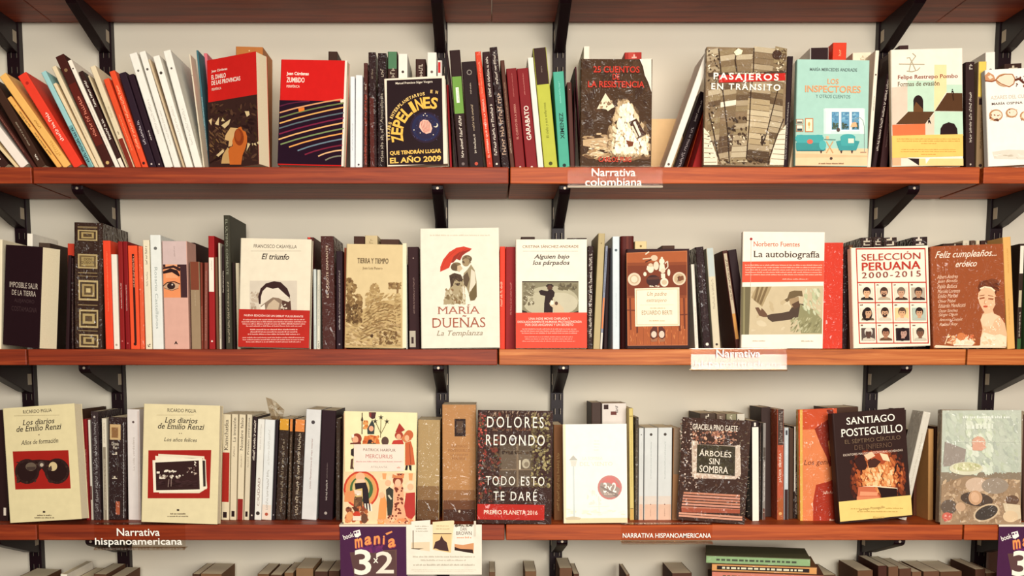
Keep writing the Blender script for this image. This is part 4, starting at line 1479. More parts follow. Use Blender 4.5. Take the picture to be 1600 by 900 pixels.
S(1, B1, 812, 214, 827, 952, 'd8a898', 'thick pink book with an eye on its spine', y=.03, g=1, d=.15, a='pink eye spine', label='thick pink book with a painted eye on its spine',
  B=[(.78, 1.0, 'cdb4b0', 0, 1), (.48, .785, 'e8905e', 0, .72), (.76, .785, '3a2222', 0, .8), (.48, .785, '40262a', .72, 1), (.66, .785, 'eaa274', .1, .6)],
  T=[(None, .86, .96, '9a8480', .05, 0)], extra=eye)
S(1, B1, 948, 222, 955, 985, '3a1c1e', 'dark maroon book', y=.1, d=.12, label='dark maroon book standing behind the tan half-height spine')
S(1, B1, 952, 318, 962, 1012, '9c8468', 'grey-brown book with a brown top', B=[(.68, 1, '7c3f2c')], T=[(None, .5, .66, 'b8a488', .12)], y=.03)
S(1, B2, 40, 322, 46, 58, '7a3526', 'thin reddish-brown book', T=[(None, .1, .5, 'c88a70', .3)], y=.03)
S(1, B2, 61, 322, 59, 78, '84463a', 'thin brown book', T=[(None, .1, .9, 'b89080', .3)], y=.03)
S(1, B2, 80, 188, 85, 119, '9c2022', 'red book with a white band', B=[(.51, .81, 'ece2d2')], T=[('logo', .05, .09, 'f0e4d8', .3), (None, .7, .78, 'b0a090', .2)], y=.03)
S(1, B2, 111, 295, 120, 136, '6a4a34', 'thin brown book', y=.03)
S(1, B2, 131, 224, 138, 148, 'cfc4b0', 'thin whitish book', T=[(None, .1, .5, '4a3a34', .4)], y=.03)
S(1, B2, 148, 240, 149, 163, '2c1a1c', 'thin black book', T=[(None, .55, .76, 'e0d4c4', .45)], y=.035)
S(1, B2, 157, 84, 170, 205, '3d3a2e', 'tall olive-black book', T=[('EL ÚLTIMO COMBATE', .56, .97, '8f907c', .42, -1), (None, .05, .5, 'a89c84', .3)], y=.03, a='tall olive-black spine', label='tall olive-black book standing above its neighbours on the middle shelf', g=1, d=.15)
S(1, B2, 200, 322, 206, 222, '2a191a', 'thin black book', y=.04)
S(1, B2, 212, 325, 221, 246, 'd9ccb0', 'cream book', y=.05, label='cream book edge behind the left of the half-face cover')

# half-face cover with a red band
b = F(1, PX, (376, 374.5), (486.5, 371.5), (483.5, 544.5), (372, 544.5), .018, 'e6dbc4', 'half-face cover', 'cream book with half a face above a red paper band', yf=.006, yaw=-2, tilt=5)
b.Z = Reg(365, 360, 4.737)
b.poly([(120, 372), (470, 372), (470, 600), (118, 600)], 'd2c6b4')
b.blobs(30, 120, 450, 200, 590, 8, 24, ['bfae9a', 'c8baa6', 'a89480'])
b.poly([(190, 560), (192, 470), (215, 415), (250, 388), (320, 376), (370, 400), (405, 445), (416, 500), (430, 590), (200, 590)], 'ded2bf')
b.poly([(188, 545), (182, 490), (200, 430), (240, 392), (300, 376), (350, 384), (398, 430), (418, 480), (416, 502), (388, 478), (360, 452), (330, 425), (290, 432), (245, 420), (215, 450), (203, 490), (200, 545)], '38211f')
b.poly([(200, 560), (240, 530), (290, 495), (330, 500), (370, 488), (420, 505), (428, 590), (205, 590)], '8a7462')
b.poly([(240, 590), (260, 545), (300, 510), (340, 540), (330, 590)], 'c4ae94')
b.poly([(350, 590), (360, 520), (420, 520), (426, 590)], '54392f')
b.poly([(328, 498), (380, 485), (425, 515), (405, 530), (360, 515)], 'd8ccb8')
b.poly([(200, 570), (230, 545), (235, 590), (200, 590)], 'eadfce')
b.blobs(12, 345, 540, 400, 590, 5, 12, ['d8ccb8', 'a08a76'])
b.lpoly([(0, 0), (b.w, 0), (b.w, b.h * .347), (0, b.h * .347)], 'b5281f', 'paper_band')
b.text('NUEVA EDICIÓN DE UN DEBUT FULGURANTE', 78, 622, 515, 640, 'f4dcd0', 'band_print', .02)
b.marks(52, 652, 545, 716, 'e6b4a8', 'band_print', 4, .5, .25)
b.marks(62, 725, 535, 777, 'e6b4a8', 'band_print', 3, .5, .3)
b.marks(55, 785, 535, 833, 'e6b4a8', 'band_print', 3, .5, .2)
b.text('FRANCISCO CASAVELLA', 150, 106, 468, 131, '4a3c34')
b.line([(128, 152), (500, 152)], 2, 'a89c8a', 'cover_title')
b.text('El triunfo', 208, 173, 412, 216, '2a1a1a', bold=.02, it=.25)
b.done()

S(1, B2, 578, 195, 578, 612, '54201e', 'dark red book', B=[(.985, 1, 'd83c30', 0, .5)], y=.085, d=.12, label='dark red book peeking behind the right of the half-face cover')
S(1, B2, 608, 356, 610, 626, 'c9cfca', 'slim pale blue book', y=.05, d=.12, T=[(None, .02, .3, '5a6a70', .3)])
S(1, B2, 628, 358, 626, 645, 'dfdac8', 'slim whitish book', y=.05, d=.12, T=[(None, .3, .8, '8a948c', .3), (None, .02, .1, '4a4a4a', .5)])
S(1, B2, 645, 190, 655, 722, '4a2622', 'thick brown book', T=[('EL QUIJOTE DIAMANTE', .46, .92, 'd8c0a8', .22, 1, 0, .5)], g=2, y=.03)
S(1, B2, 722, 264, 723, 764, '2c1a22', 'dark plum book', T=[(None, .36, .8, 'b0a098', .2), (None, .2, .34, 'd8ccc4', .22), ('logo', .04, .06, 'b8a8a8', .25)], y=.04)
S(1, B2, 758, 248, 758, 776, '9a4a30', 'reddish-brown book', y=.06, label='reddish-brown spine at the left edge of the tree engraving cover')

# tree engraving cover
b = F(1, PX, (541, 385), (634, 378.5), (630, 544), (538, 544), .018, 'd9c294', 'tree engraving cover', 'tan book with a sepia engraving of trees', yf=.006, yaw=-3, tilt=4)
b.Z = Reg(530, 360, 4.737)
b.rect(470, 95, 498, 870, 'efe2c2', 'cover_edge')
cols = ['a5875a', '8f7148', 'b79a68', '9c7c50', 'c4a878']
b.poly([(45, 640), (150, 590), (250, 560), (330, 520), (465, 510), (465, 868), (42, 868)], 'c2a674')
b.blobs(160, 46, 345, 180, 690, 10, 26, ['7e603c', '8f7148', '6c5032', 'a5875a'], 'cover_picture', .7, None, lambda x, y: x < 90 + 100 * min(1, max(0, (y - 350) / 200)))
b.blobs(90, 200, 385, 320, 560, 8, 20, ['a5875a', 'b79a68', '97784c'], 'cover_picture', .7, None, lambda x, y: abs(x - 262) < 12 + (y - 380) * .32)
b.blobs(60, 360, 380, 465, 440, 8, 18, ['8f7148', 'a5875a', '7a5c3a'], 'cover_picture', .6)
b.line([(430, 520), (434, 410)], 14, '8a6a44')
b.blobs(120, 190, 450, 462, 620, 10, 26, ['b79a68', 'a98b5c', 'c8ac7a'], 'cover_picture', .4, -20)
for k in range(9):
    y0 = 545 + k * 24
    b.line([(190 - k * 4, y0 + 70), (270, y0 + 15), (340, y0 - 5), (420, y0 + 18)], 7, ['8a6c44', '94764c', '7a5c38'][k % 3])
b.blobs(150, 190, 540, 462, 730, 10, 24, ['ab8d5e', '9a7a4e', '86683f', 'c4a674'], 'cover_picture', .35, -25)
b.blobs(160, 44, 680, 462, 866, 10, 26, ['b3956a', 'a5875a', '8c6e46', 'cdb184', 'd4ba8c'], 'cover_picture', .4, 10)
b.blobs(90, 290, 740, 440, 850, 6, 18, ['7a5c38', '6c5032', '94764c'], 'cover_picture', .4, -60)
b.blobs(40, 46, 540, 150, 700, 8, 20, ['6c5032', '5c4228'], 'cover_picture', .5)
b.blobs(10, 228, 762, 256, 796, 6, 14, ['3a2418', '4c3422'], 'cover_picture', .7)
b.text('TIERRA Y TIEMPO', 137, 207, 366, 245, '5c4630')
b.text('Juan Luis Panero', 176, 272, 322, 293, '8a7250')
b.done()
S(1, B2, 812, 190, 812, 866, '43281f', 'dark brown book', y=.09, label='dark brown spine peeking over the left of the tree engraving cover')
S(1, B2, 868, 186, 868, 932, 'cdb88e', 'cream book', y=.09, T=[(None, .93, .97, 'a8946c', .3)], label='cream spine peeking over the tree engraving cover')
S(1, B2, 945, 205, 945, 1040, '4a3026', 'brown book', y=.11, d=.1, label='low dark brown book behind the right of the tree engraving cover')

S(1, B3, 138, 330, 142, 152, 'c8c8c0', 'thin pale grey book', y=.05)
S(1, B3, 150, 244, 158, 214, '33191c', 'dark maroon book with a white label', B=[(.02, .18, 'b8ae9c', .0, .62), (.055, .12, '3a2624', .18, .42)], T=[(None, .35, .7, '8a7068', .14), ('logo', .88, .9, 'a89088', .12)], y=.04)

# red umbrella cover
b = F(1, PX, (655, 356.5), (780, 356.5), (779.5, 544.5), (658, 544.5), .02, 'e9e2d0', 'red umbrella cover', 'large off-white book with a couple under a red umbrella', yf=.005, yaw=-1, tilt=4)
b.Z = Reg(645, 345, 4.39)
b.marks(118, 92, 528, 106, 'cfc4ae', 'small_print', 1, .6)
b.blobs(110, 205, 420, 370, 580, 10, 32, ['b8a888', 'a89674', 'cfc2a6', '96825c', 'd8ccb4'], 'cover_picture', .6, 60, lambda x, y: x > 330 - (y - 330) * .55)
b.poly([(255, 460), (262, 420), (250, 380), (275, 360), (320, 368), (345, 400), (350, 440), (320, 470), (345, 560), (210, 575), (225, 500)], 'ab9a78')
b.blobs(50, 215, 460, 350, 575, 8, 22, ['94805c', '7e6a4a', 'b8a888', 'c8bb9c', '8a6a48'], 'cover_picture', .6, 70)
b.poly([(250, 375), (285, 358), (330, 370), (345, 405), (320, 420), (290, 400), (275, 440), (262, 460), (255, 410)], '4c3a2c')
b.blobs(18, 255, 370, 345, 450, 6, 14, ['3c2c24', '5c4a38', '6a573f'])
b.ell(300, 315, 38, 30, '7e6a4c'); b.ell(285, 318, 24, 24, '64503a')
b.poly([(305, 310), (335, 300), (340, 330), (318, 352), (305, 340)], 'cdb492')
b.poly([(350, 360), (375, 335), (400, 300), (425, 340), (438, 420), (440, 520), (425, 545), (395, 550), (385, 500), (365, 450), (345, 410)], '9c8c6c')
b.poly([(345, 380), (375, 350), (390, 400), (372, 455), (352, 440)], '5e4c38')
b.poly([(400, 330), (425, 350), (432, 425), (415, 470), (385, 490), (395, 420)], 'dcd2bc')
b.poly([(385, 510), (405, 470), (436, 425), (440, 520), (420, 545), (395, 545)], '6e5c3c')
b.ell(372, 262, 34, 26, '6c5840'); b.ell(365, 285, 26, 28, 'a08a68'); b.blobs(14, 335, 240, 405, 300, 6, 14, ['5c4834', '7c6850', '8e7a5c'])
b.poly([(330, 270), (340, 300), (360, 320), (350, 335), (330, 310)], 'efe6d4')
b.line([(345, 450), (352, 540)], 8, 'e8dcc8')
b.poly([(188, 350), (190, 315), (210, 265), (250, 215), (300, 185), (350, 176), (405, 192), (390, 208), (362, 222), (340, 240), (325, 272), (300, 262), (280, 285), (262, 290), (250, 322), (222, 335)], 'cb3f2b')
b.poly([(262, 290), (280, 245), (320, 215), (365, 205), (405, 192), (362, 222), (340, 240), (325, 272), (300, 262), (280, 285)], '963022')
b.line([(300, 262), (330, 215), (370, 190)], 4, 'b03626'); b.line([(190, 345), (230, 260), (300, 200)], 4, 'b83826')
b.text('MARÍA', 170, 575, 462, 638, 'a8604c', bold=-.01)
b.text('DUEÑAS', 135, 648, 498, 732, 'a05640', bold=-.01)
b.text('La Templanza', 165, 752, 480, 797, '9a8a74', it=.3)
b.done()

S(1, B3, 613, 242, 612, 641, 'd8402c', 'orange-red book', T=[(None, .42, .66, 'f4c0a8', .4, 1, 0, .28)], y=.035)
S(1, B3, 642, 243, 640, 696, '8e2022', 'dark red book', T=[(None, .34, .66, 'c88078', .14)], y=.035)
S(1, B3, 720, 194, 720, 790, '3a2620', 'dark brown book', y=.1, label='dark brown book barely showing over the man and dog cover', d=.1)
S(1, B4, 20, 200, 20, 118, '35231f', 'dark brown book', y=.1, label='speckled dark book behind the right corner of the man and dog cover', d=.1, g=2)

# man and dog cover
b = F(1, PX, (805, 374), (917.5, 374), (916, 544.5), (806, 544.5), .018, 'f2e8d6', 'man and dog cover', 'cream book with a dark-clothed figure and dog above an orange-red band', yf=.006, yaw=0, tilt=5)
b.Z = Reg(795, 360, 4.737)
b.rect(98, 375, 516, 615, '8a8268')
b.rect(98, 375, 516, 384, '3a2c22')
b.ell(310, 520, 205, 110, 'b4ac90'); b.ell(380, 540, 130, 80, 'c4bca2'); b.ell(230, 540, 120, 80, 'bcb498')
b.blobs(40, 100, 385, 200, 560, 8, 24, ['7a7058', '9a9278', '6a5e48'])
b.blobs(30, 360, 385, 512, 450, 10, 26, ['6a6048', '5c5240', '7c7258'])
b.blobs(26, 110, 410, 190, 560, 3, 7, ['e8e2c8', 'd8d2b4'])
b.poly([(98, 590), (130, 600), (140, 612), (98, 615)], '2a1e18'); b.poly([(470, 610), (516, 595), (516, 615)], '2a1e18')
b.ell(303, 412, 30, 9, '2a1816', 'cover_picture'); b.poly([(282, 412), (286, 398), (320, 398), (326, 412)], '2a1816')
b.ell(304, 425, 20, 20, '54382c')
b.poly([(222, 450), (240, 440), (285, 450), (300, 438), (325, 440), (340, 460), (335, 490), (325, 500), (325, 608), (260, 608), (262, 540), (270, 485), (235, 478)], '2c1b1a')
b.poly([(300, 540), (315, 515), (340, 530), (372, 540), (405, 575), (412, 612), (335, 612), (330, 575), (305, 555)], 'cdb898')
b.poly([(310, 520), (330, 520), (332, 548), (308, 552)], 'efe4d0'); b.ell(352, 540, 12, 14, '5c4032')
b.lpoly([(0, 0), (b.w, 0), (b.w, b.h * .327), (0, b.h * .327)], 'dd4c38', 'paper_band')
b.text('UNA INDIE MOVIE CHIFLADA Y', 148, 645, 455, 662, 'f8dccb', 'band_print', .02)
b.text('DESOLADORAMENTE HUMANA PROTAGONIZADA', 65, 668, 540, 685, 'f8dccb', 'band_print', .02)
b.text('POR DOS ANCIANAS Y UN SECRETO', 122, 690, 478, 707, 'f8dccb', 'band_print', .02)
b.marks(75, 722, 525, 768, 'f0a898', 'band_print', 3, .5, .2)
b.marks(90, 780, 500, 828, 'ec9c8c', 'band_print', 3, .45, .3)
b.text('CRISTINA SÁNCHEZ-ANDRADE', 102, 104, 516, 130, '8c6a48')
b.line([(104, 153), (512, 153)], 2, 'b8a890', 'cover_title')
b.text('Alguien bajo', 185, 178, 448, 218, '2c1c1a', bold=.02, it=.25)
b.text('los párpados', 175, 222, 450, 266, '2c1c1a', bold=.02, it=.25)
b.done()

S(1, B4, 124, 240, 120, 149, '32201e', 'black book with white letters', T=[(None, .12, .92, 'cfc4b6', .5)], g=2, y=.03)
S(1, B4, 176, 175, 150, 189, 'b9a77c', 'tall olive-cream book', T=[('logo', .9, .93, '7a6a48', .2)], y=.03)
S(1, B4, 208, 238, 180, 199, '8a8fa0', 'thin grey-blue book', B=[(.2, .5, 'd8824c'), (0, .16, 'e0d8c8')], T=[(None, .55, .95, '4a4a60', .4)], y=.035)
S(1, B4, 216, 250, 200, 234, '2a181a', 'black book', y=.06)
S(1, B4, 235, 192, 236, 284, 'd6e0e4', 'tall pale blue book', T=[('logo', .86, .9, '5a666c', .4), (None, .2, .5, 'b8c4c8', .15)], y=.03)
S(1, B4, 288, 190, 288, 356, '54201c', 'dark red-brown book', B=[(.0, 1, '6a3026', .4, .62)], y=.075, hard=True, label='dark red-brown spine behind the left of the breakfast table cover', g=1)
S(1, B4, 359, 216, 359, 420, 'dcc694', 'cream book', y=.08, T=[('logo', .94, .97, '8a7040', .2)], label='short cream spine peeking over the breakfast table cover')
S(1, B4, 495, 238, 495, 560, '4a3024', 'brown book', y=.1, label='dark brown book just showing over the breakfast table cover', d=.1)

# breakfast table cover
b = F(1, PX, (977.5, 391), (1078.5, 386.5), (1074, 543.5), (979, 544.5), .02, '33181a', 'breakfast table cover', 'brown book with crockery and a cream title plate in a dark border', yf=.006, yaw=0, tilt=4)
b.Z = Reg(965, 360, 4.737)
b.poly([(66, 166), (514, 150), (518, 850), (74, 854)], 'c8794c')
b.poly([(70, 170), (510, 155), (515, 846), (78, 850)], 'a85830')
b.poly([(70, 240), (511, 232), (512, 500), (72, 500)], '8a4426')
b.poly([(72, 262), (511, 256), (512, 480), (72, 484)], '7a3820')
for k in range(9):
    b.line([(85 + k * 52, 500), (88 + k * 52, 848)], 3, '8f4a2a')
b.blobs(60, 78, 700, 515, 846, 8, 26, ['c06c3c', 'b0602f', 'c87a48'], 'cover_picture', .2, 90)
for x in (92, 140, 455, 490):
    b.line([(x, 500), (x + 6, 700 + (x % 40) * 3)], 11, '6a3020')
b.line([(72, 590), (130, 592)], 7, '6a3020'); b.line([(455, 625), (515, 622)], 7, '6a3020')
b.ell(123, 362, 48, 48, 'dcc8ac'); b.ell(123, 362, 34, 34, 'c4ac8c'); b.ell(123, 362, 24, 24, 'e2d2b6')
b.ell(456, 357, 49, 49, 'dcc8ac'); b.ell(456, 357, 38, 38, 'c0a684'); b.poly([(440, 345), (485, 335), (490, 365), (455, 378)], '7a4a30'); b.line([(445, 380), (455, 335)], 6, '4a2c20')
pot = 'ecdcc4'
b.ell(263, 372, 50, 42, '3e2220'); b.poly([(215, 350), (312, 342), (306, 362), (222, 366)], '5a3228')
b.ell(244, 285, 24, 30, pot); b.ell(244, 258, 18, 14, 'd8c2a4'); b.line([(222, 262), (216, 290), (234, 300)], 6, pot)
b.poly([(305, 300), (312, 250), (345, 250), (352, 300), (330, 310)], pot); b.ell(327, 230, 20, 22, pot); b.ell(327, 205, 8, 9, pot)
b.line([(350, 245), (370, 228), (372, 270), (350, 292)], 7, pot)
b.ell(285, 262, 20, 32, 'e4d2b8'); b.ell(270, 205, 26, 22, 'd8c0a2')
b.line([(185, 212), (262, 205)], 9, 'd8c0a2'); b.line([(205, 178), (232, 158)], 9, 'e4d2b8'); b.line([(205, 235), (250, 215)], 7, '3e2220')
b.ell(345, 385, 30, 32, pot); b.ell(345, 385, 20, 18, 'd0b898'); b.poly([(320, 320), (350, 320), (352, 355), (322, 355)], pot); b.ell(334, 300, 18, 18, 'e0ccb0')
b.ell(378, 312, 11, 26, pot); b.ell(202, 324, 12, 16, pot)
b.blobs(10, 232, 405, 312, 422, 5, 9, ['ecdcc4'])
b.poly([(240, 745), (262, 712), (292, 715), (296, 790), (262, 808), (242, 790)], '5a2c22'); b.poly([(302, 715), (330, 712), (352, 740), (352, 788), (330, 806), (304, 790)], '5a2c22')
b.ell(268, 770, 20, 24, 'd8c4b0'); b.ell(326, 770, 20, 26, 'd8c4b0'); b.poly([(240, 800), (262, 808), (296, 795), (290, 822), (250, 826)], 'a06848'); b.poly([(304, 795), (330, 806), (352, 795), (348, 822), (312, 826)], 'a06848')
b.poly([(126, 430), (456, 422), (458, 706), (130, 712)], 'f0e2c4', 'title_plate')
b.poly([(136, 440), (447, 432), (449, 697), (140, 702)], 'c8ac84', 'title_plate')
b.poly([(140, 444), (443, 436), (445, 693), (144, 698)], 'f2e6cc', 'title_plate')
b.text('Un padre', 218, 455, 362, 494, 'b08a64', it=.3)
b.text('extranjero', 214, 505, 362, 538, 'b08a64', it=.3)
b.line([(165, 554), (412, 550)], 2, 'd8c4a0', 'cover_title')
b.marks(240, 570, 352, 582, 'c8ac84', 'small_print', 1)
b.text('EDUARDO BERTI', 178, 594, 404, 624, 'a07c54')
b.marks(232, 662, 348, 676, 'c8a070', 'small_print', 1)
b.done()

S(1, B4, 641, 332, 662, 690, 'ece4d4', 'thin white book leaning left', y=.05, T=[(None, .05, .5, 'b0a494', .3)])
S(1, B4, 655, 246, 696, 746, '2c1a1c', 'black book with a white logo', T=[('logo', .03, .06, 'e8dccc', .4), (None, .3, .85, '5a4644', .2)], g=2)
S(1, B4, 718, 252, 754, 792, 'd4c8ac', 'cream book', B=[(.72, 1, 'bcc4c0')], T=[('logo', .03, .06, '3a2a28', .35), (None, .4, .7, 'a89c88', .3)])
S(1, B4, 798, 264, 868, 896, '4a2620', 'brown book leaning left', B=[(.36, .97, 'bfae94', .1, .85), (.1, .36, 'c8904c', .1, .85)], T=[(None, .5, .9, '5a463a', .4)], y=.034)
S(1, B4, 826, 262, 900, 945, '2a181b', 'black book leaning left', y=.05, d=.12, T=[('logo', .03, .06, 'e8dccc', .25)])

# outstretched arm cover
b = F(1, PX, (1160.5, 363.5), (1289, 361), (1284.5, 543), (1158, 542), .016, 'f5ead9', 'outstretched arm cover', 'white book with a red panel and a photo of a man in cap reaching out', yf=.004, yaw=0, tilt=4, g=1)
b.Z = Reg(1145, 350, 3.75)
b.poly([(57, 220), (535, 216), (533, 338), (54, 342)], 'e2553c')
b.marks(70, 234, 525, 304, 'f4b8a0', 'small_print', 5, .45, .02)
b.marks(290, 318, 440, 328, 'f4b8a0', 'small_print', 1, .6)
b.poly([(52, 368), (530, 362), (524, 646), (47, 648)], 'c9b795')
b.blobs(50, 100, 380, 520, 640, 14, 40, ['c9b795', 'd2c2a2', 'c0ac88'], 'cover_picture', .5)
b.poly([(50, 368), (105, 368), (94, 648), (47, 648)], '6e6448'); b.poly([(62, 368), (72, 368), (70, 648), (60, 648)], '8e845e')
b.poly([(138, 368), (228, 366), (172, 485), (140, 460), (108, 430)], 'a8926c')
for x in (0, 26, 52):
    b.poly([(142 + x, 368), (155 + x, 368), (135 + x * .6, 455 + x * .4), (122 + x * .6, 445 + x * .4)], '7a6444')
b.poly([(130, 490), (150, 488), (165, 508), (168, 492), (182, 505), (200, 528), (205, 545), (180, 545), (155, 538), (140, 510)], '6a4c38')
b.poly([(200, 535), (225, 528), (290, 520), (330, 512), (345, 488), (385, 465), (420, 470), (430, 560), (340, 560), (230, 574), (205, 555)], '4e3c30')
b.poly([(302, 445), (320, 432), (332, 398), (360, 390), (405, 392), (410, 425), (385, 422), (340, 440), (318, 458)], '6e5a3e')
b.poly([(330, 440), (385, 425), (388, 455), (372, 490), (345, 488), (335, 465)], 'a58a68')
b.poly([(345, 470), (385, 450), (395, 480), (360, 500)], '5a4030')
b.poly([(395, 470), (470, 500), (522, 560), (520, 640), (400, 640), (380, 560)], '8f8a64')
b.blobs(70, 330, 540, 520, 642, 8, 26, ['7c7654', 'a8a27c', '9a946c', 'b8b490'], 'cover_picture', .25, -50)
b.blobs(40, 400, 372, 522, 540, 10, 26, ['b8bc94', 'c8ca a8'.replace(' ', ''), 'a4a884', 'd0d0b0'], 'cover_picture', .4, 70)  # pale greenish blobs paint glare over the right of the picture
b.ell(107, 88, 8, 8, 'a02a2c', 'cover_title', n=10)
b.line([(107, 96), (103, 365)], 2, 'c8b8a4', 'cover_title')
b.text('Norberto Fuentes', 120, 104, 392, 132, 'cc6a50', bold=.005)
b.text('La autobiografía', 120, 158, 508, 208, '38221e', bold=.01)
b.marks(115, 680, 192, 690, 'c8b49c', 'small_print', 1); b.marks(400, 680, 470, 692, 'c8b49c', 'small_print', 1)
b.done()

b = F(1, PX, (1262, 379), (1319, 379.5), (1313, 544), (1262, 544), .018, 'cf3c2a', 'red cover', 'plain red book in plastic wrap half behind the outstretched arm cover', yf=.03, yaw=0, tilt=3, g=2)
b.done()
S(1, B5, 446, 245, 436, 466, '2e1a1c', 'thin black book', y=.05, g=2)
S(1, B5, 466, 235, 462, 488, '5c3a2a', 'thin brown book', B=[(.84, .98, 'c8a468', .2, .8)], y=.055)

# portrait grid cover
b = F(1, PX, (1330.5, 386), (1449, 385), (1455, 543.5), (1334, 543.5), .022, 'f5e8d2', 'portrait grid cover', 'cream book with a red grid of twelve portraits', yf=.004, yaw=3, tilt=4, spine='efe0c6')
b.Z = Reg(1325, 370, 5.0)
red = 'bc3a2a'
g = lambda u, v: (64 + (603 - 64) * u + (28 * v), 92 + 742 * v)       # the printed grid leans a little
def gp(u0, v0, u1, v1, col, part='cover_picture'):
    b.poly([(64 + 537 * u0 + 26 * v0, 94 + 738 * v0 - 2 * u0), (64 + 537 * u1 + 26 * v0, 94 + 738 * v0 - 2 * u1), (64 + 537 * u1 + 26 * v1, 94 + 738 * v1 - 2 * u1), (64 + 537 * u0 + 26 * v1, 94 + 738 * v1 - 2 * u0)], col, part)
gp(-.008, -.006, 1.008, .008, red); gp(-.008, .994, 1.008, 1.006, red); gp(-.008, 0, .008, 1, red); gp(.992, 0, 1.008, 1, red)
rv = [.357, .57, .785]
for v in rv:
    gp(0, v - .006, 1, v + .006, red)
for u in (.25, .5, .745):
    gp(u - .007, .357, u + .007, 1, red)
cellv = [.357, .57, .785, 1.0]
looks = [('2e1c1a', 'd8a880', '2c2420', 0), ('4a342a', 'c89878', 'b8a890', 1), ('7a6a5a', 'c8987a', '4a3228', 2), ('40302a', 'b88868', '3a2622', 2),
         ('281a18', 'c89a78', '6a5c48', 3), ('3a2620', 'd0a07c', 'd0c4b0', 1), ('5a4436', 'd8a67c', 'd8c8b0', 0), ('2c1c18', 'cc9c78', 'b4b8a8', 0),
         ('d8cfc0', '5a4036', 'd0c4b0', 2), ('2e1c1a', 'a8745a', '6a4a36', 0), ('241618', 'b89080', '2a1c20', 3), ('4a3a30', '7c5440', 'c8bca8', 2)]
for r_ in range(3):
    for c_ in range(4):
        hair, skin, top, kind = looks[r_ * 4 + c_]
        u0, v0, v1 = .25 * c_, cellv[r_], cellv[r_ + 1]
        pu = lambda u, v: (64 + 537 * (u0 + .25 * u) + 26 * (v0 + (v1 - v0) * v), 94 + 738 * (v0 + (v1 - v0) * v))
        bgc = {(0, 3): 'b8a894', (1, 2): 'e8c890', (1, 3): 'b4c0b0', (2, 0): '5a4a44', (2, 2): '2e2022'}.get((r_, c_), 'ead8c2')
        b.poly([pu(.12, .25), pu(.9, .25), pu(.9, .87), pu(.12, .87)], bgc, 'portraits')
        cx, cy = pu(.52, .5)
        b.poly([pu(.14, .87), pu(.2, .76), pu(.42, .7), pu(.62, .7), pu(.86, .78), pu(.9, .87)], top, 'portraits')
        if kind == 3:
            b.ell(cx - 4, cy + 12, 40, 50, hair, 'portraits')
        b.ell(cx, cy - 8, 31, 36, hair, 'portraits')
        b.poly([(cx - 12, cy + 20), (cx + 12, cy + 20), (cx + 14, cy + 42), (cx - 14, cy + 42)], skin, 'portraits')
        b.ell(cx + (6 if kind == 3 else 0), cy + 3, 24, 31, skin, 'portraits')
        if kind == 1:
            b.ell(cx, cy + 20, 19, 15, hair, 'portraits'); b.ell(cx, cy + 14, 8, 5, skin, 'portraits', n=8)
        if kind == 2:
            b.ell(cx, cy - 14, 32, 24, hair, 'portraits', a0=0, a1=180)
        b.ell(cx, cy - 24, 25, 12, hair, 'portraits')
        for sx in (-9, 9):
            b.ell(cx + sx + (6 if kind == 3 else 0), cy - 1, 4, 3, '2a1816', 'portraits', n=8)
        b.poly([(cx - 6, cy + 18), (cx + 6, cy + 18), (cx, cy + 21)], '7a4436', 'portraits')
        b.marks(pu(.1, .06)[0], pu(0, .07)[1], pu(.26, 0)[0], pu(0, .16)[1], '6a3a2e', 'small_print', 1, .7)
b.text('SELECCIÓN', 103, 116, 562, 182, 'b03a2c')
b.text('PERUANA', 106, 196, 563, 260, 'bb3426', bold=.02)
b.text('2000-2015', 106, 272, 565, 318, '8c3a30', space=1.25)
b.done()
for k, (x0, x1) in enumerate(((530, 590), (592, 640), (644, 712))):
    S(1, B5, x0, 198 - (k == 1) * 3, x0, x1, '33221e', 'black book', y=.09, g=2, T=[(None, .93, .98, 'c8bca8', .55, 0)], label='black spine with ornate lettering, %s of four peeking over the portrait grid cover' % ('first', 'second', 'third')[k])
S(1, B6, 178, 196, 178, 255, '2c1c1c', 'black book', y=.09, g=2, T=[(None, .93, .98, 'd0c4b4', .55, 0)], label='black spine with ornate lettering, last of four peeking over the portrait grid cover')

# tiara lady cover
b = F(1, PX, (1455.5, 384), (1566, 382), (1574, 543.5), (1459, 543.5), .02, '9a4f2c', 'brown tiara lady cover', 'brown book with white script and a lady wearing a tiara', yf=.004, yaw=2, tilt=4, g=2)
b.Z = Reg(1450, 370, 5.0)
b.text('Feliz cumpleaños...', 55, 105, 535, 175, 'f6e4d0', it=.45, bold=.01)
b.text('erótico', 215, 186, 382, 234, 'f6e4d0', it=.45, bold=.01)
for k, (n_, xe) in enumerate((('Albert Andrea', 232), ('Juan Bonilla', 230), ('Pablo Batuca', 226), ('Marcelo Lorenzo', 250), ('Emilio Manuel', 236), ('Óliver Mabel', 218), ('Eduardo Mendicutti', 295), ('Óscar Sánchez', 234), ('Sergio Olguín', 232), ('Antonio Coquet', 270), ('Rafael Rey', 232))):
    b.text(n_, 68 + k * 2, 296 + k * 37.5, xe, 326 + k * 37.5, 'ecc8ac', 'cover_names', it=.4)
b.ell(465, 405, 76, 66, '6a3420', rot=20); b.ell(515, 360, 50, 30, '7a4028', rot=20)
b.blobs(30, 395, 345, 560, 430, 10, 26, ['6a3420', '7a4028', '5c2c1c'], 'cover_picture', .5, 20)
b.poly([(392, 440), (420, 405), (470, 395), (515, 420), (530, 470), (525, 530), (505, 570), (515, 600), (560, 620), (600, 680), (615, 760), (612, 858), (405, 862), (410, 790), (425, 720), (408, 650), (425, 605), (440, 590), (420, 560), (400, 520), (390, 480)], 'eab890')
b.poly([(520, 470), (560, 470), (590, 540), (600, 640), (560, 620), (515, 600), (505, 570), (525, 530)], '8a4a2e')
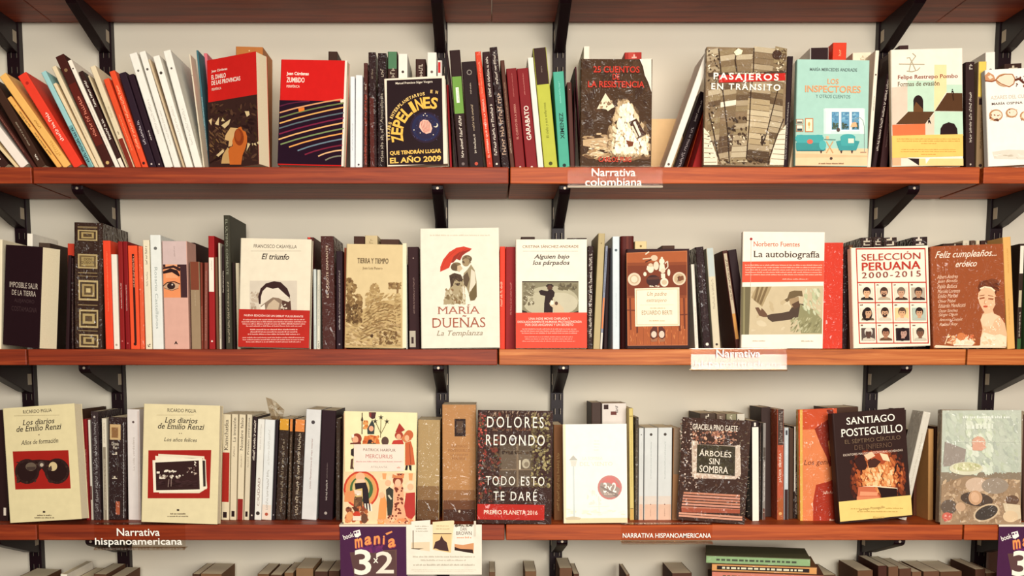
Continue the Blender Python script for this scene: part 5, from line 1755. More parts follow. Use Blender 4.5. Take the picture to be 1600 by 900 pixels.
b.poly([(408, 650), (425, 610), (500, 590), (555, 625), (520, 650), (500, 700), (430, 700)], 'f0c8a4')
b.poly([(405, 862), (410, 790), (432, 745), (520, 770), (560, 760), (612, 780), (612, 858)], 'f2d8b8')
b.blobs(30, 410, 770, 610, 858, 10, 30, ['f6e2c6', 'e8c49c', 'f4dcbc'], 'cover_picture', .5, 30)
b.line([(405, 408), (440, 392), (490, 398), (522, 425)], 12, 'f4dcb8')
b.poly([(400, 478), (440, 470), (442, 482), (402, 490)], '9a5636'); b.poly([(470, 478), (512, 482), (508, 494), (470, 490)], '9a5636')
b.line([(445, 490), (438, 522), (452, 526)], 4, 'c88a60'); b.ell(448, 545, 18, 8, 'c4573c')
b.line([(400, 462), (440, 455)], 5, '8a4a2c'); b.line([(468, 458), (510, 466)], 5, '8a4a2c')
b.poly([(170, 810), (230, 790), (330, 795), (370, 830), (340, 850), (200, 850)], 'f4dcc0')
b.blobs(40, 140, 760, 375, 850, 10, 26, ['e8b88c', 'f2d4b0', 'c8764a', 'd88a58'], 'cover_picture', .5)
b.ell(258, 780, 34, 30, 'd07a48'); b.blobs(14, 285, 760, 360, 800, 8, 16, ['c05a38', 'd8784c'])
b.line([(130, 840), (160, 760)], 8, 'e8c49c')
b.poly([(45, 862), (60, 845), (200, 856), (420, 850), (610, 862), (600, 868), (60, 868)], 'f0d4b4')
b.done()
for k, (x0, x1, c, w) in enumerate(((332, 430, '3c2a22', 'dark brown'), (432, 466, 'cfc4ae', 'cream'), (470, 494, '5a4438', 'brown'), (498, 518, 'cfc0a4', 'tan'), (522, 575, '3a2420', 'blackish'))):
    S(1, B6, x0, 212 + (k == 0) * 16, x0, x1, c, '%s book' % w, y=.1, T=[(None, .93, .97, 'a89c88', .3)], label='%s spine, %s of five peeking over the brown tiara lady cover' % (w, ORD[k]))
S(1, B6, 632, 196, 655, 696, 'e0ac64', 'thick tan book', T=[(None, .22, .45, 'b8803c', .12, 1, 0, .4), (None, .68, .9, 'c89048', .14)], y=.03, g=1)
S(1, B6, 718, 228, 700, 732, '33251e', 'black book with a white top', B=[(.72, .98, 'e6dccb'), (.4, .56, 'c0b494', .0, .8), (0, .1, '3a5c34')], T=[(None, .12, .35, 'c8bca8', .3)], y=.03)
S(1, B6, 735, 240, 732, 765, '3f5a34', 'dark green book', y=.03)

# ================================================================ LOWER SHELF
S(2, C1, -8, 122, -8, 38, '2c1a1a', 'black book with a white glyph', B=[(.05, .12, 'e0d4c4', .55, .85)], y=.05, label='black book at the far left of the lower shelf')
b = F(2, PX, (3.5, 636.5), (116, 632), (128, 817), (15, 819), .03, 'e6d8aa', 'binoculars cover', 'cream book with a red picture of black binoculars', yf=.006, yaw=-8, tilt=5, g=0)
b.Z = Reg(0, 620, 4.286)
b.poly([(85, 366), (458, 357), (474, 614), (103, 621)], 'a3241d')
lens = '33201e'
b.ell(182, 500, 82, 84, lens); b.ell(382, 498, 84, 86, lens)
b.poly([(140, 430), (260, 420), (330, 425), (420, 430), (420, 470), (330, 500), (300, 510), (280, 480), (250, 515), (200, 520)], lens)
b.blobs(40, 105, 425, 262, 582, 8, 20, ['3c2824', '2a1816', '443028'], 'cover_picture', .5); b.blobs(40, 305, 425, 462, 582, 8, 20, ['3c2824', '2a1816', '443028'], 'cover_picture', .5)
b.ell(182, 500, 66, 66, '2c1a19'); b.ell(382, 500, 66, 68, '2c1a19')
b.ell(208, 468, 36, 28, '6a5a4c'); b.poly([(178, 470), (240, 468), (236, 490), (182, 492)], '4a3a34')
b.ell(356, 466, 28, 30, 'd8bf90'); b.poly([(320, 480), (345, 460), (350, 490), (328, 495)], '4a3a34')
b.ell(278, 452, 22, 22, '4a3a36'); b.ell(280, 456, 12, 12, 'c4b4a0')
b.text('RICARDO PIGLIA', 155, 84, 347, 107, '3c302a')
b.line([(95, 128), (400, 122)], 2, 'a89a78', 'cover_title')
b.text('Los diarios', 152, 148, 366, 184, '2c201c', it=.25, bold=.01)
b.text('de Emilio Renzi', 110, 188, 413, 226, '2c201c', it=.25, bold=.01)
b.ell(262, 254, 4, 4, '5a4a3a', 'cover_title', n=6)
b.text('Años de formación', 140, 284, 391, 314, '3a2e26', it=.25)
b.poly([(288, 764), (304, 764), (304, 776), (288, 776)], '3a2e26', 'publisher_mark')
b.marks(250, 786, 345, 800, '6a5a44', 'publisher_mark', 1); b.marks(232, 804, 365, 815, '6a5a44', 'publisher_mark', 1)
b.done()
S(2, C1, 372, 118, 385, 398, '4a3226', 'brown book', y=.08, label='brown book edge right behind the binoculars cover')
S(2, C1, 385, 165, 404, 426, '8e1f22', 'red book', T=[(None, .25, .7, 'e0b0a4', .3)])
S(2, C1, 411, 168, 427, 438, 'd8d2c4', 'thin white book', B=[(0, .2, 'cfc4b0'), (.2, .34, '6a3a34')], y=.07)
S(2, C1, 424, 128, 439, 474, '392c2e', 'black book in shiny wrap', T=[(None, .08, .9, '8f8a8a', .4), ('logo', .93, .97, 'b8b0a8', .3)], g=2)
S(2, C1, 475, 161, 484, 507, 'd8d0bc', 'slim white book', B=[(0, .72, '8c8270', .1, .9)], T=[(None, .1, .6, 'c8beac', .3), (None, .76, .95, 'a89c88', .3)])
S(2, C1, 508, 154, 509, 592, '2f2020', 'thick black book with a cream picture band', B=[(.78, .93, 'c8a878', .05, .7), (.80, .9, '8a6440', .15, .55), (.05, .18, 'a8583c', .4, .65)],
  T=[('Octavio', .725, .76, 'e8dcc8', .4, 0, 0, .38), ('Paz', .69, .72, 'e8dcc8', .24, 0, 0, .38), (None, .635, .64, 'c8bca8', .4, 0, 0, .4), (None, .4, .405, 'c8bca8', .4, 0, 0, .4), (None, .6, .625, 'a89c88', .02, 0), (None, .48, .56, 'a89c88', .02, 0), (None, .02, .95, 'c8c4c0', .06, 1, 0, .86)], g=2)
S(2, C1, 594, 118, 601, 660, 'dcd4d0', 'tall white book', T=[('La vida verdadera', .45, .75, 'b0a49c', .16), ('logo', .87, .9, '5a4a48', .2)], B=[(0, .985, 'd0c0b8', .88, 1)])
# photo stack cover
b = F(2, PX, (224.5, 632.5), (343.5, 632), (340.5, 816.5), (220, 817.5), .02, 'e4d6ac', 'photo stack cover', 'cream book with a red picture of stacked photographs', yf=.006, yaw=-4, tilt=5, g=1)
b.Z = Reg(210, 620, 4.286)
b.poly([(94, 358), (515, 356), (504, 680), (89, 680)], 'a3241d')
b.poly([(160, 382), (468, 398), (488, 610), (435, 645), (165, 645)], 'e8dcc0')
b.poly([(175, 405), (460, 412), (478, 600), (180, 600)], '4a4a3c')
b.poly([(140, 395), (478, 420), (485, 618), (150, 640)], 'efe4ca')
b.poly([(450, 425), (474, 428), (478, 600), (455, 602)], '3a2e2a')
b.poly([(122, 425), (455, 410), (462, 630), (128, 640)], 'f2e8d0')
b.poly([(140, 440), (432, 426), (438, 620), (146, 626)], '36201f')
b.blobs(30, 150, 540, 430, 615, 10, 30, ['42292a', '2e1a1a', '3c2626'], 'cover_picture', .3, 0)
b.blobs(14, 195, 485, 285, 510, 5, 13, ['efe4d0', 'd8ccb8'], 'cover_picture', .6)
b.blobs(26, 165, 520, 330, 552, 4, 9, ['e8dcc8', 'b8a898', '8a7468'], 'cover_picture', 1.2, 90)
b.blobs(14, 350, 470, 428, 525, 4, 9, ['a08878', '6a504a', 'd8c8b8'], 'cover_picture', .8)
b.poly([(150, 500), (170, 500), (170, 514), (150, 514)], 'efe4d0'); b.blobs(8, 400, 430, 416, 470, 3, 6, ['efe4d0'], 'cover_picture', 1)
b.line([(232, 550), (226, 605)], 4, '9a8478'); b.line([(248, 550), (246, 600)], 4, '9a8478')
b.text('RICARDO PIGLIA', 222, 80, 414, 104, '3c302a')
b.line([(150, 122), (400, 122)], 2, 'a89a78', 'cover_title')
b.text('Los diarios', 205, 140, 424, 176, '2c201c', it=.25, bold=.01)
b.text('de Emilio Renzi', 158, 180, 470, 217, '2c201c', it=.25, bold=.01)
b.ell(303, 245, 4, 3, '5a4a3a', 'cover_title', n=6); b.ell(316, 245, 4, 3, '5a4a3a', 'cover_title', n=6)
b.text('Los años felices', 200, 275, 420, 300, '3a2e26', it=.25)
b.poly([(285, 752), (301, 752), (301, 764), (285, 764)], '3a2e26', 'publisher_mark')
b.marks(242, 776, 343, 790, '6a5a44', 'publisher_mark', 1); b.marks(222, 794, 362, 806, '6a5a44', 'publisher_mark', 1)
b.done()

S(2, C2, 128, 142, 121, 134, 'd8ccb4', 'thin cream book', y=.07)
S(2, C2, 143, 141, 135, 174, 'ddd0b0', 'cream book with a red band', B=[(.17, .64, 'a3281f'), (.02, .075, '2a1a1a', .2, .75)], T=[('Kamchatka', .66, .95, '3a2c26', .45), ], y=.066, a='red-banded cream spine', label='cream book with a wide red band, second right of the photo stack cover')
S(2, C2, 185, 141, 176, 207, 'd9ccaf', 'cream book', B=[(.03, .085, '2a1a1a', .2, .8)], T=[('La invasión', .74, .97, '3a2c26', .45), (None, .6, .7, '7a6a58', .25)])
S(2, C2, 220, 142, 209, 240, 'dccfb2', 'cream book with a dark red foot', B=[(0, .2, '8a2420')], T=[('Nombre falso', .66, .97, '3a2c26', .45), (None, .5, .62, '8a7a66', .22)])
S(2, C2, 257, 142, 242, 267, 'd6cab0', 'slim cream book', B=[(.03, .08, '2a1a1a', .2, .8)], T=[('Prisión perpetua', .62, .97, '3a2c26', .45), (None, .5, .6, '8a7a66', .25)])
S(2, C2, 285, 152, 269, 290, '2f2022', 'black book with white script', T=[(None, .58, .97, 'e8dccb', .55), ('logo', .03, .06, 'c8bcac', .4)])
S(2, C2, 308, 164, 291, 324, 'e2e0d8', 'white book', T=[('logo', .04, .09, '3a302e', .6), ('CIUDAD', .14, .42, '8a6a60', .34), (None, .7, .95, 'b8b0a8', .2)])
S(2, C2, 341, 166, 324, 372, 'e0e2e0', 'wide white book', T=[('logo', .03, .08, 'b0523c', .35), (None, .1, .5, 'a8a49c', .22), (None, .55, .9, 'c4c2bc', .2)], B=[(0, .15, 'e4d4c4')])
S(2, C2, 393, 168, 374, 388, '2a2024', 'thin black book', T=[('logo', .04, .06, 'c8c0bc', .4)])
S(2, C2, 410, 162, 390, 440, '35261e', 'dark brown book with a yellow top', B=[(.89, 1, 'd59a34')], T=[(None, .08, .8, '8a7a64', .25)], g=2)
S(2, C2, 455, 164, 442, 462, '3a2a20', 'slim dark brown book with an orange top', B=[(.88, 1, 'd88440')], T=[(None, .08, .84, '948068', .35)], g=2)
S(2, C2, 483, 165, 462, 512, '34251d', 'dark brown wrapped book with an orange top', B=[(.88, 1, 'e08a48')], T=[(None, .05, .86, 'b8a890', .3)], g=2)
S(2, C2, 534, 117, 511, 583, 'd9d8d6', 'wide bluish-white book', T=[('Unión Panamericana El viaje interior', .28, .74, '8a5a54', .13), ('logo', .86, .91, '4a4244', .26)], a='wide bluish-white spine', label='wide bluish-white spine on the lower shelf, left of a black book')
S(2, C2, 608, 122, 592, 662, '2c1a20', 'broad black book', T=[(None, .18, .36, 'c8bcb4', .12), (None, .38, .52, '7a6a68', .08), ('logo', .04, .08, 'a89c94', .22)])
S(2, C2, 672, 162, 670, 696, '45362c', 'slim grey-brown book', T=[(None, .2, .8, '8a7a68', .3)], g=2)
# crumpled clear wrap standing on a spine
S(2, C2, 700, 145, 698, 726, '3a261e', 'dark brown book', y=.08, d=.12, label='dark brown book edge left of the medieval figures cover')

# medieval figures cover
b = F(2, PX, (537.5, 643.5), (651, 643.5), (648.5, 820), (534.5, 820), .022, 'efe3b4', 'medieval figures cover', 'pale yellow book with colourful medieval figures and a pink title plate', yf=.004, yaw=0, tilt=3, hard=True)
b.Z = Reg(525, 635, 4.615)
b.rect(56, 45, 64, 850, 'd8b890')
b.poly([(60, 470), (572, 478), (572, 852), (55, 852)], 'f3cfa4')
b.blobs(50, 310, 490, 570, 850, 16, 40, ['f0d8ac', 'f3c79a', 'f6d2b0'], 'cover_picture', .6)
b.ell(182, 600, 128, 136, 'c8432c'); b.ell(182, 600, 114, 122, 'e8955a'); b.ell(184, 600, 100, 108, 'd8a060'); b.ell(184, 596, 84, 92, '4a6a3c'); b.ell(180, 590, 62, 76, 'd8b878')
b.ell(175, 508, 34, 32, 'f0b48c'); b.poly([(150, 525), (200, 525), (215, 548), (140, 552)], 'f2c4a4')
b.poly([(135, 555), (215, 548), (232, 600), (240, 700), (262, 752), (205, 758), (195, 690), (190, 590), (140, 600)], '2c2024')
for x in (205, 226, 246):
    b.poly([(x, 700), (x + 9, 700), (x + 16, 755), (x + 4, 757)], 'efe4d0')
b.poly([(130, 600), (185, 610), (182, 642), (138, 640)], 'e8d0b8'); b.blobs(8, 130, 625, 188, 645, 5, 10, ['f8ece0', 'c8a080'])
b.poly([(62, 620), (128, 605), (138, 650), (120, 690), (60, 688)], 'e0905a')
b.poly([(132, 655), (190, 650), (192, 745), (150, 760), (128, 720)], '6a4a34'); b.blobs(18, 130, 655, 195, 760, 8, 18, ['54382a', '8a6444', '7a5a3c'])
b.blobs(36, 58, 715, 240, 850, 12, 30, ['8a4a30', 'b0603a', '5c3426', 'd88a5a', '7a3a28', 'c87848'], 'cover_picture', .7)
b.ell(150, 778, 26, 22, 'c8402c'); b.poly([(122, 790), (180, 790), (190, 822), (120, 822)], 'e4d4c0')
b.ell(98, 790, 24, 30, 'e09a62'); b.ell(205, 808, 24, 36, '6a4432')
b.poly([(300, 850), (310, 720), (322, 660), (350, 630), (368, 700), (362, 800), (345, 850)], 'ee9a58'); b.ell(330, 640, 20, 22, 'f0b890')
b.poly([(360, 600), (385, 580), (414, 600), (412, 690), (408, 785), (372, 788), (366, 690)], '3c3a30'); b.ell(376, 552, 22, 22, 'f0b48c'); b.line([(378, 640), (400, 670)], 12, 'd8ccb0')
b.poly([(418, 560), (480, 560), (490, 640), (492, 740), (522, 800), (530, 850), (360, 850), (400, 790), (415, 700)], 'f2ac84')
b.blobs(34, 420, 580, 490, 780, 8, 11, ['7a3626'], 'cover_picture', 1.0); b.blobs(20, 370, 780, 525, 846, 8, 11, ['7a3626'], 'cover_picture', 1.0)
b.ell(447, 535, 36, 36, '8e3c28'); b.ell(447, 552, 22, 28, 'f2bc98')
b.poly([(405, 515), (410, 488), (440, 500), (450, 480), (465, 500), (492, 485), (488, 518)], 'd88452'); b.blobs(12, 405, 480, 495, 500, 6, 10, ['6a3024', 'c8603c'])
b.poly([(335, 482), (365, 482), (360, 525), (338, 525)], 'e8a068'); b.poly([(525, 482), (555, 482), (550, 532), (528, 532)], 'e8a068')
b.ell(538, 580, 22, 24, 'f0b890'); b.poly([(505, 625), (570, 620), (572, 780), (540, 822), (505, 790), (492, 720)], 'b83830')
b.blobs(30, 290, 800, 570, 850, 10, 26, ['f0a878', 'e89060', 'f4c49c'], 'cover_picture', .5)
# the upper scene
b.line([(190, 45), (188, 200)], 6, '4a382a'); b.poly([(180, 100), (190, 60), (198, 100), (190, 112)], '4a382a')
b.poly([(238, 42), (290, 42), (282, 85), (262, 92), (240, 72)], '4c2a2c'); b.poly([(240, 45), (256, 45), (254, 80), (242, 72)], '8a3a34')
b.blobs(16, 190, 95, 240, 170, 10, 20, ['d8803c', 'c8743c', 'e0a05c'])
b.poly([(238, 140), (262, 95), (280, 140), (276, 200), (228, 200), (226, 160)], '3a3e3c'); b.ell(255, 160, 17, 20, 'e8a884')
b.poly([(190, 270), (205, 220), (250, 205), (300, 215), (318, 270)], 'd06a34'); b.poly([(225, 270), (235, 240), (275, 238), (288, 270)], '3c2a28')
b.blobs(14, 190, 205, 318, 270, 8, 18, ['d87838', 'b85428', 'e09050'])
b.ell(150, 232, 36, 38, '8e3c2a'); b.ell(140, 240, 22, 26, 'e8a884'); b.poly([(105, 262), (180, 258), (182, 272), (103, 272)], '6a2c24'); b.poly([(110, 205), (130, 200), (132, 222), (118, 228)], 'efe4d0')
for pts in ([(322, 225), (324, 150), (325, 85)], [(322, 190), (300, 140), (285, 112)], [(323, 200), (350, 150), (368, 112)]):
    b.line(pts, 4, '6a6238')
for x, y in ((325, 78), (284, 106), (368, 108)):
    for k in range(5):
        a = R(90 + 72 * k)
        b.poly([(x, y + 5), (x + 7 * math.cos(a + .6), y - 7 * math.sin(a + .6)), (x + 21 * math.cos(a), y - 21 * math.sin(a)), (x + 7 * math.cos(a - .6), y - 7 * math.sin(a - .6))], '3a3228')
b.ell(355, 250, 26, 32, '5a4038', a0=0, a1=360)
b.poly([(430, 185), (458, 120), (498, 170), (470, 185)], 'a8342c'); b.ell(455, 208, 30, 28, 'a8402e'); b.ell(453, 218, 17, 20, 'e8a884'); b.poly([(402, 272), (415, 245), (480, 240), (490, 272)], 'c03a30')
b.poly([(470, 230), (500, 190), (540, 200), (545, 240), (500, 260)], 'd07a4c'); b.ell(528, 205, 30, 34, 'c4643c'); b.ell(512, 228, 16, 22, 'eab48c')
b.poly([(500, 262), (540, 250), (555, 300), (570, 420), (500, 425)], 'c8623a'); b.line([(530, 270), (540, 420)], 6, 'a04a2c')
b.poly([(505, 425), (520, 425), (515, 460), (498, 458)], '2c2020'); b.poly([(525, 422), (545, 425), (545, 465), (530, 455)], '2c2020')
b.poly([(110, 310), (130, 300), (130, 360), (108, 350)], '2c2020'); b.poly([(110, 380), (126, 375), (122, 430), (130, 450), (104, 450)], '5a3a2c')
b.poly([(130, 274), (494, 274), (494, 466), (130, 470)], 'eedccc', 'title_plate')
b.text('PATRICK HARPUR', 198, 304, 430, 324, '6a4a44')
b.text('MERCURIUS', 215, 346, 408, 374, 'b0605a')
b.marks(146, 390, 480, 405, 'd09a94', 'small_print', 1, .6)
b.text('ATALANTA', 252, 430, 370, 444, 'a89c90')
b.marks(440, 430, 472, 450, 'd89c88', 'small_print', 1)
b.done()

S(2, C3, 398, 167, 393, 499, 'b09468', 'thick tan book with a faded picture', B=[(.0, .2, '6a4c32'), (.2, .34, '8a6a48')], T=[(None, .84, .96, 'cbb894', .03, 0), ('logo', .07, .13, '3a2820', .08)], g=2, y=.066)
S(2, C3, 512, 97, 514, 672, 'b98656', 'very thick tan book', B=[(.73, .88, '33221e', .36, .7), (.76, .86, '5a4436', .42, .62), (0, .1, '4a2e24'), (.1, .18, '6e4630'), (.18, .27, '9a6c46')],
  T=[('SANTIAGO', .635, .655, '9a6844', .5, 0), ('POSTEGUILLO', .6, .62, '9a6844', .66, 0), ('LA LEGIÓN', .565, .585, '9a6844', .52, 0), ('PERDIDA', .53, .55, '9a6844', .44, 0), ('logo', .06, .11, 'b8a48c', .08)], g=2, y=.05, a='very thick tan spine', label='very thick tan book with a dark picture square, left of the ivy window cover')

# ivy window cover
b = F(2, PX, (746.5, 642), (864, 641), (861.5, 818.5), (744.5, 818.5), .026, '3b231e', 'ivy window cover', 'dark book with an ivy-framed window and tall white capitals', yf=.004, yaw=-1, tilt=2, g=2)
b.Z = Reg(735, 630, 4.5)
b.poly([(205, 285), (440, 285), (450, 590), (200, 590)], '5a4a3c')
b.poly([(215, 330), (325, 330), (325, 470), (212, 470)], '6a5a4a'); b.poly([(340, 330), (430, 330), (435, 470), (340, 470)], '6a5c4c')
b.line([(330, 285), (332, 590)], 14, '84705a'); b.line([(205, 468), (440, 466)], 10, '84705a')
b.ell(390, 425, 28, 34, 'b8ac94'); b.ell(394, 430, 16, 18, '8a7c68'); b.line([(348, 400), (348, 465)], 12, 'd8ccb4')
b.blobs(240, 50, 60, 225, 700, 8, 20, ['4a2c24', '5c3a2c', '3a2820', '6a4a34', '4c4630', '7a3a2e'], 'cover_picture', .6)
b.blobs(60, 50, 75, 120, 680, 6, 14, ['a83c34', '8a3430', 'c05a48'], 'cover_picture', .6)
b.blobs(220, 420, 60, 570, 600, 8, 20, ['5c4a30', '6e6240', '8a7c54', '4a3a28', 'a89868'], 'cover_picture', .6)
b.blobs(80, 60, 590, 570, 840, 8, 20, ['3a221e', '54382a', '2e1a18', '4a3426'], 'cover_picture', .6)
b.blobs(50, 215, 330, 440, 362, 6, 12, ['3a2a20', '54402e'], 'cover_picture', .6)
b.blobs(70, 120, 48, 490, 105, 5, 18, ['b8a088', '8a6a54', '6a4a3a'], 'cover_picture', .2, 100)
b.blobs(50, 150, 170, 440, 200, 4, 12, ['6a3c30', '7a5a44'], 'cover_picture', .5)
b.lpoly([(b.w * .01, b.h * .035), (b.w * .905, b.h * .035), (b.w * .905, b.h * .172), (b.w * .01, b.h * .172)], 'b92a20', 'title_band')
b.text('PREMIO PLANETA 2016', 95, 752, 472, 782, 'fae4d0', 'band_print', .01)
b.text('DOLORES', 118, 95, 515, 172, 'fbf2e4', space=1.35)
b.text('REDONDO', 110, 222, 522, 298, 'fbf2e4', space=1.3)
b.text('TODO ESTO', 108, 514, 520, 578, 'fbf2e4', space=1.3)
b.text('TE DARÉ', 162, 604, 467, 684, 'fbf2e4', space=1.3)
b.done()
S(2, C4, 194, 192, 196, 238, '7a5030', 'brown book', y=.066, T=[(None, .1, .7, 'a88456', .3)])
S(2, C4, 372, 88, 372, 420, '4a3a34', 'dark brown book', y=.11, d=.11, label='dark brown spine peeking over the white streetlamp cover')
S(2, C4, 420, 92, 420, 541, 'ddd4cc', 'white book with dark bookplate', y=.1, d=.11, B=[(.95, .99, '3a2622', .05, .25), (.9, .93, '6a3a34', .35, .6)], T=[(None, .92, .98, '3a2c2a', .1, 1, 0, .6)], label='white book with a dark picture peeking over the white streetlamp cover')

# white streetlamp cover
b = F(2, PX, (878.5, 663), (980, 662), (978.5, 815.5), (881, 817.5), .022, 'f4ecdf', 'white streetlamp cover', 'glaring white book with a faint streetlamp and a round sticker', yf=.004, yaw=0, tilt=6, g=3, hard=True)
b.Z = Reg(870, 640, 4.735)
b.full('e8cfa4', b.w, b.h, 'cover_picture', 0, .05)
b.full('efd9b4', b.w, b.h, 'cover_picture', 0, 1, 0, .04)
b.blobs(20, 60, 720, 515, 800, 14, 40, ['f2e4cc', 'eadcc4', 'f6ecd8'], 'cover_picture', .3, 0)
b.poly([(90, 375), (122, 338), (155, 375)], 'b4b0a4'); b.poly([(100, 378), (148, 378), (140, 420), (108, 420)], 'd4d0c2'); b.line([(124, 420), (128, 800)], 12, 'c4ccc8')
b.poly([(60, 800), (120, 790), (180, 800), (170, 815), (70, 815)], 'c8b898')
b.blobs(20, 210, 590, 340, 710, 8, 22, ['e4ddcc', 'dcd8cc', 'e8e4d8'], 'cover_picture', .5, 80)
b.line([(310, 640), (314, 770)], 6, 'd8d8cc'); b.line([(230, 720), (390, 715)], 4, 'e0dccc')
b.text('LA SOMBRA', 190, 350, 340, 372, 'ded6c6'); b.text('DEL VIENTO', 170, 388, 412, 416, 'd8cfbc')
b.marks(270, 220, 320, 310, 'e4dccc', 'small_print', 4, .4, .4)
b.ell(392, 576, 90, 90, 'c07068', 'sticker'); b.ell(392, 577, 76, 76, '9a8478', 'sticker')
b.poly([(325, 540), (370, 500), (420, 500), (465, 560), (468, 585), (430, 560), (380, 540)], 'c8645c', 'sticker')
b.text('3x2', 345, 540, 440, 615, 'f6ece0', 'sticker', .03)
b.poly([(318, 570), (330, 565), (460, 630), (440, 650)], '7c6a60', 'sticker'); b.marks(350, 618, 430, 630, 'd8c8b8', 'sticker', 1)
b.done()

S(2, C4, 541, 115, 546, 573, 'd6c178', 'yellow book', B=[(.925, .935, 'a8904c'), (0, .1, 'cfa85c'), (.1, .106, '8a7040')], T=[(None, .3, .8, 'b09a54', .25)], y=.066)
S(2, C4, 577, 156, 574, 592, '4a4036', 'slim dark speckled book', T=[(None, .05, .9, '9a8a74', .3)], g=2)
for k, (x0, xa, xb) in enumerate(((594, 592, 616), (621, 618, 680), (685, 682, 748))):
    S(2, C4, x0, 207 - k, xa, xb, 'd3d5d2', 'white book with a pinkish foot', B=[(0, .17, 'dcb8a0'), (.17, .26, 'd8ccc0')], T=[('logo', .9, .955, '4a423c', .22), (None, .45, .85, '9aa09c', .07), ('logo', .155, .185, '7a4a3c', .08), (None, .04, .12, '9a7464', .06)], y=.066,  # the pinkish foot bands paint in a reflection
      label='%s white spine with a small black square, %s of three alike' % (('slim', 'wide', 'wide')[k], ('leftmost', 'middle', 'rightmost')[k]))
S(2, C4, 757, 208, 750, 782, 'a87a54', 'tan book', B=[(.5, 1, '8a7460')], y=.066)

# bench cover
b = F(2, PX, (1068, 651.5), (1172.5, 658), (1166, 820), (1056.5, 813), .02, '412a22', 'bench cover', 'dark brown book with a framed title and a pink slatted bench', yf=.03, yaw=-14, tilt=3, g=2)
b.Z = Reg(1045, 630, 4.5)
b.blobs(170, 85, 110, 570, 840, 6, 16, ['4c3428', '38221c', '5a4032', '442c24'])
b.blobs(90, 160, 190, 480, 290, 7, 16, ['c08a6c', 'a8705a', 'd8a888', '8a5a48'], 'cover_picture', .6)
b.blobs(110, 70, 110, 200, 620, 4, 10, ['8a6a5a', 'c8b0a0', '6a4a3c', 'e0ccbc'], 'cover_picture', .6)
b.blobs(90, 480, 180, 570, 800, 5, 13, ['6a5a48', '5a4638', '8a7a64'], 'cover_picture', .25, -20)
b.poly([(160, 262), (205, 268), (210, 290), (460, 300), (500, 292), (508, 500), (470, 535), (290, 530), (165, 518)], 'cdb8a4')
b.blobs(90, 165, 262, 205, 520, 6, 15, ['e4d4c4', 'd8c4b0', 'b89c88'], 'cover_picture', .6); b.blobs(70, 170, 490, 505, 535, 8, 18, ['e8d8c8', 'd8c4b2', 'c8a894'], 'cover_picture', .5); b.blobs(60, 465, 290, 508, 520, 6, 15, ['e0d0c0', 'd0bca8'], 'cover_picture', .6)
b.poly([(200, 290), (468, 305), (464, 512), (196, 488)], '3c3424', 'title_plate')
b.blobs(50, 200, 295, 465, 500, 14, 34, ['40382a', '3a3020', '48402c', '342a20'], 'title_plate', .6)
for k in range(6):
    y0 = 622 + k * 20
    x0 = 105 - k * 3
    b.poly([(x0, y0), (500, y0 + 22), (500, y0 + 36), (x0 - 2, y0 + 13)], ['c88468', 'd0907a', 'c07c64'][k % 3], 'bench')
b.poly([(88, 735), (500, 748), (500, 775), (90, 765)], 'a4533c', 'bench')
for k in range(2):
    b.poly([(72, 765 + k * 18), (518, 795 + k * 18), (516, 808 + k * 18), (70, 778 + k * 18)], 'd89a80', 'bench')
b.text('GRACIELA PINO GAETE', 168, 152, 484, 192, 'f4e6d4', bold=.01)
b.text('ÁRBOLES', 212, 326, 440, 375, 'f6ead8'); b.text('SIN', 284, 388, 360, 430, 'f6ead8'); b.text('SOMBRA', 216, 442, 420, 490, 'f6ead8')
b.done()
S(2, C5, 372, 175, 374, 410, '2a1c1c', 'black and white book', y=.05, d=.12, B=[(0, .94, 'efe8da'), (.95, .985, 'e8dccc', .3, .6)], label='white spine with a black top at the right edge of the bench cover')
for k, (x0, x1, c, w) in enumerate(((130, 206, '4a3a30', 'grey-brown'), (208, 252, '6a5648', 'brown'), (254, 302, '8a8468', 'olive'), (304, 342, 'cfc8b8', 'whitish'))):
    S(2, C5, x0, 138 + (k > 0) * 3, x0, x1, c, '%s book' % w, y=.1, T=[(None, .94, .98, 'd8ccb8', .3, 0)], label='%s spine, %s of four peeking over the bench cover' % (w, ORD[k]))
S(2, C5, 411, 184, 408, 423, '33241f', 'thin black speckled book', T=[(None, .1, .9, '8a7a6a', .4)], g=2)
S(2, C5, 426, 184, 422, 462, '8d8680', 'grey book in shiny wrap', B=[(.62, .75, '5a5048'), (0, .12, '6a4a40')], T=[(None, .2, .6, 'd8d0c8', .4), ('logo', .04, .12, 'e8dccc', .3)], g=2)
S(2, C5, 384, 110, 388, 478, '3c2c28', 'dark brown book', y=.11, d=.1, label='dark brown book behind, left of the orange-red spine with white capitals')
S(2, C5, 481, 120, 480, 524, 'b8583c', 'tall orange-red book with white capitals', B=[(.68, 1, '4a3a34'), (.0, .2, 'a85a30')], T=[('JAVIER SIERRA', .34, .61, 'f2e2d0', .42), ('logo', .03, .085, 'd8a468', .5), (None, .7, .97, '8a7a70', .5)], g=2)
S(2, C5, 526, 205, 524, 546, 'bfc6c8', 'pale blue book with a dark foot', B=[(0, .33, '3a2624'), (.92, .97, '4a4a50', .2, .8)], T=[(None, .4, .85, 'e0e4e4', .3)], y=.07)
S(2, C5, 549, 208, 547, 568, '4a3428', 'slim brown book', y=.08)
S(2, C5, 570, 200, 568, 594, '33241f', 'black wrapped book with a white edge', B=[(.3, 1, 'd8d0c0', 0, .35)], T=[(None, .05, .5, 'b8a898', .4)], g=2)

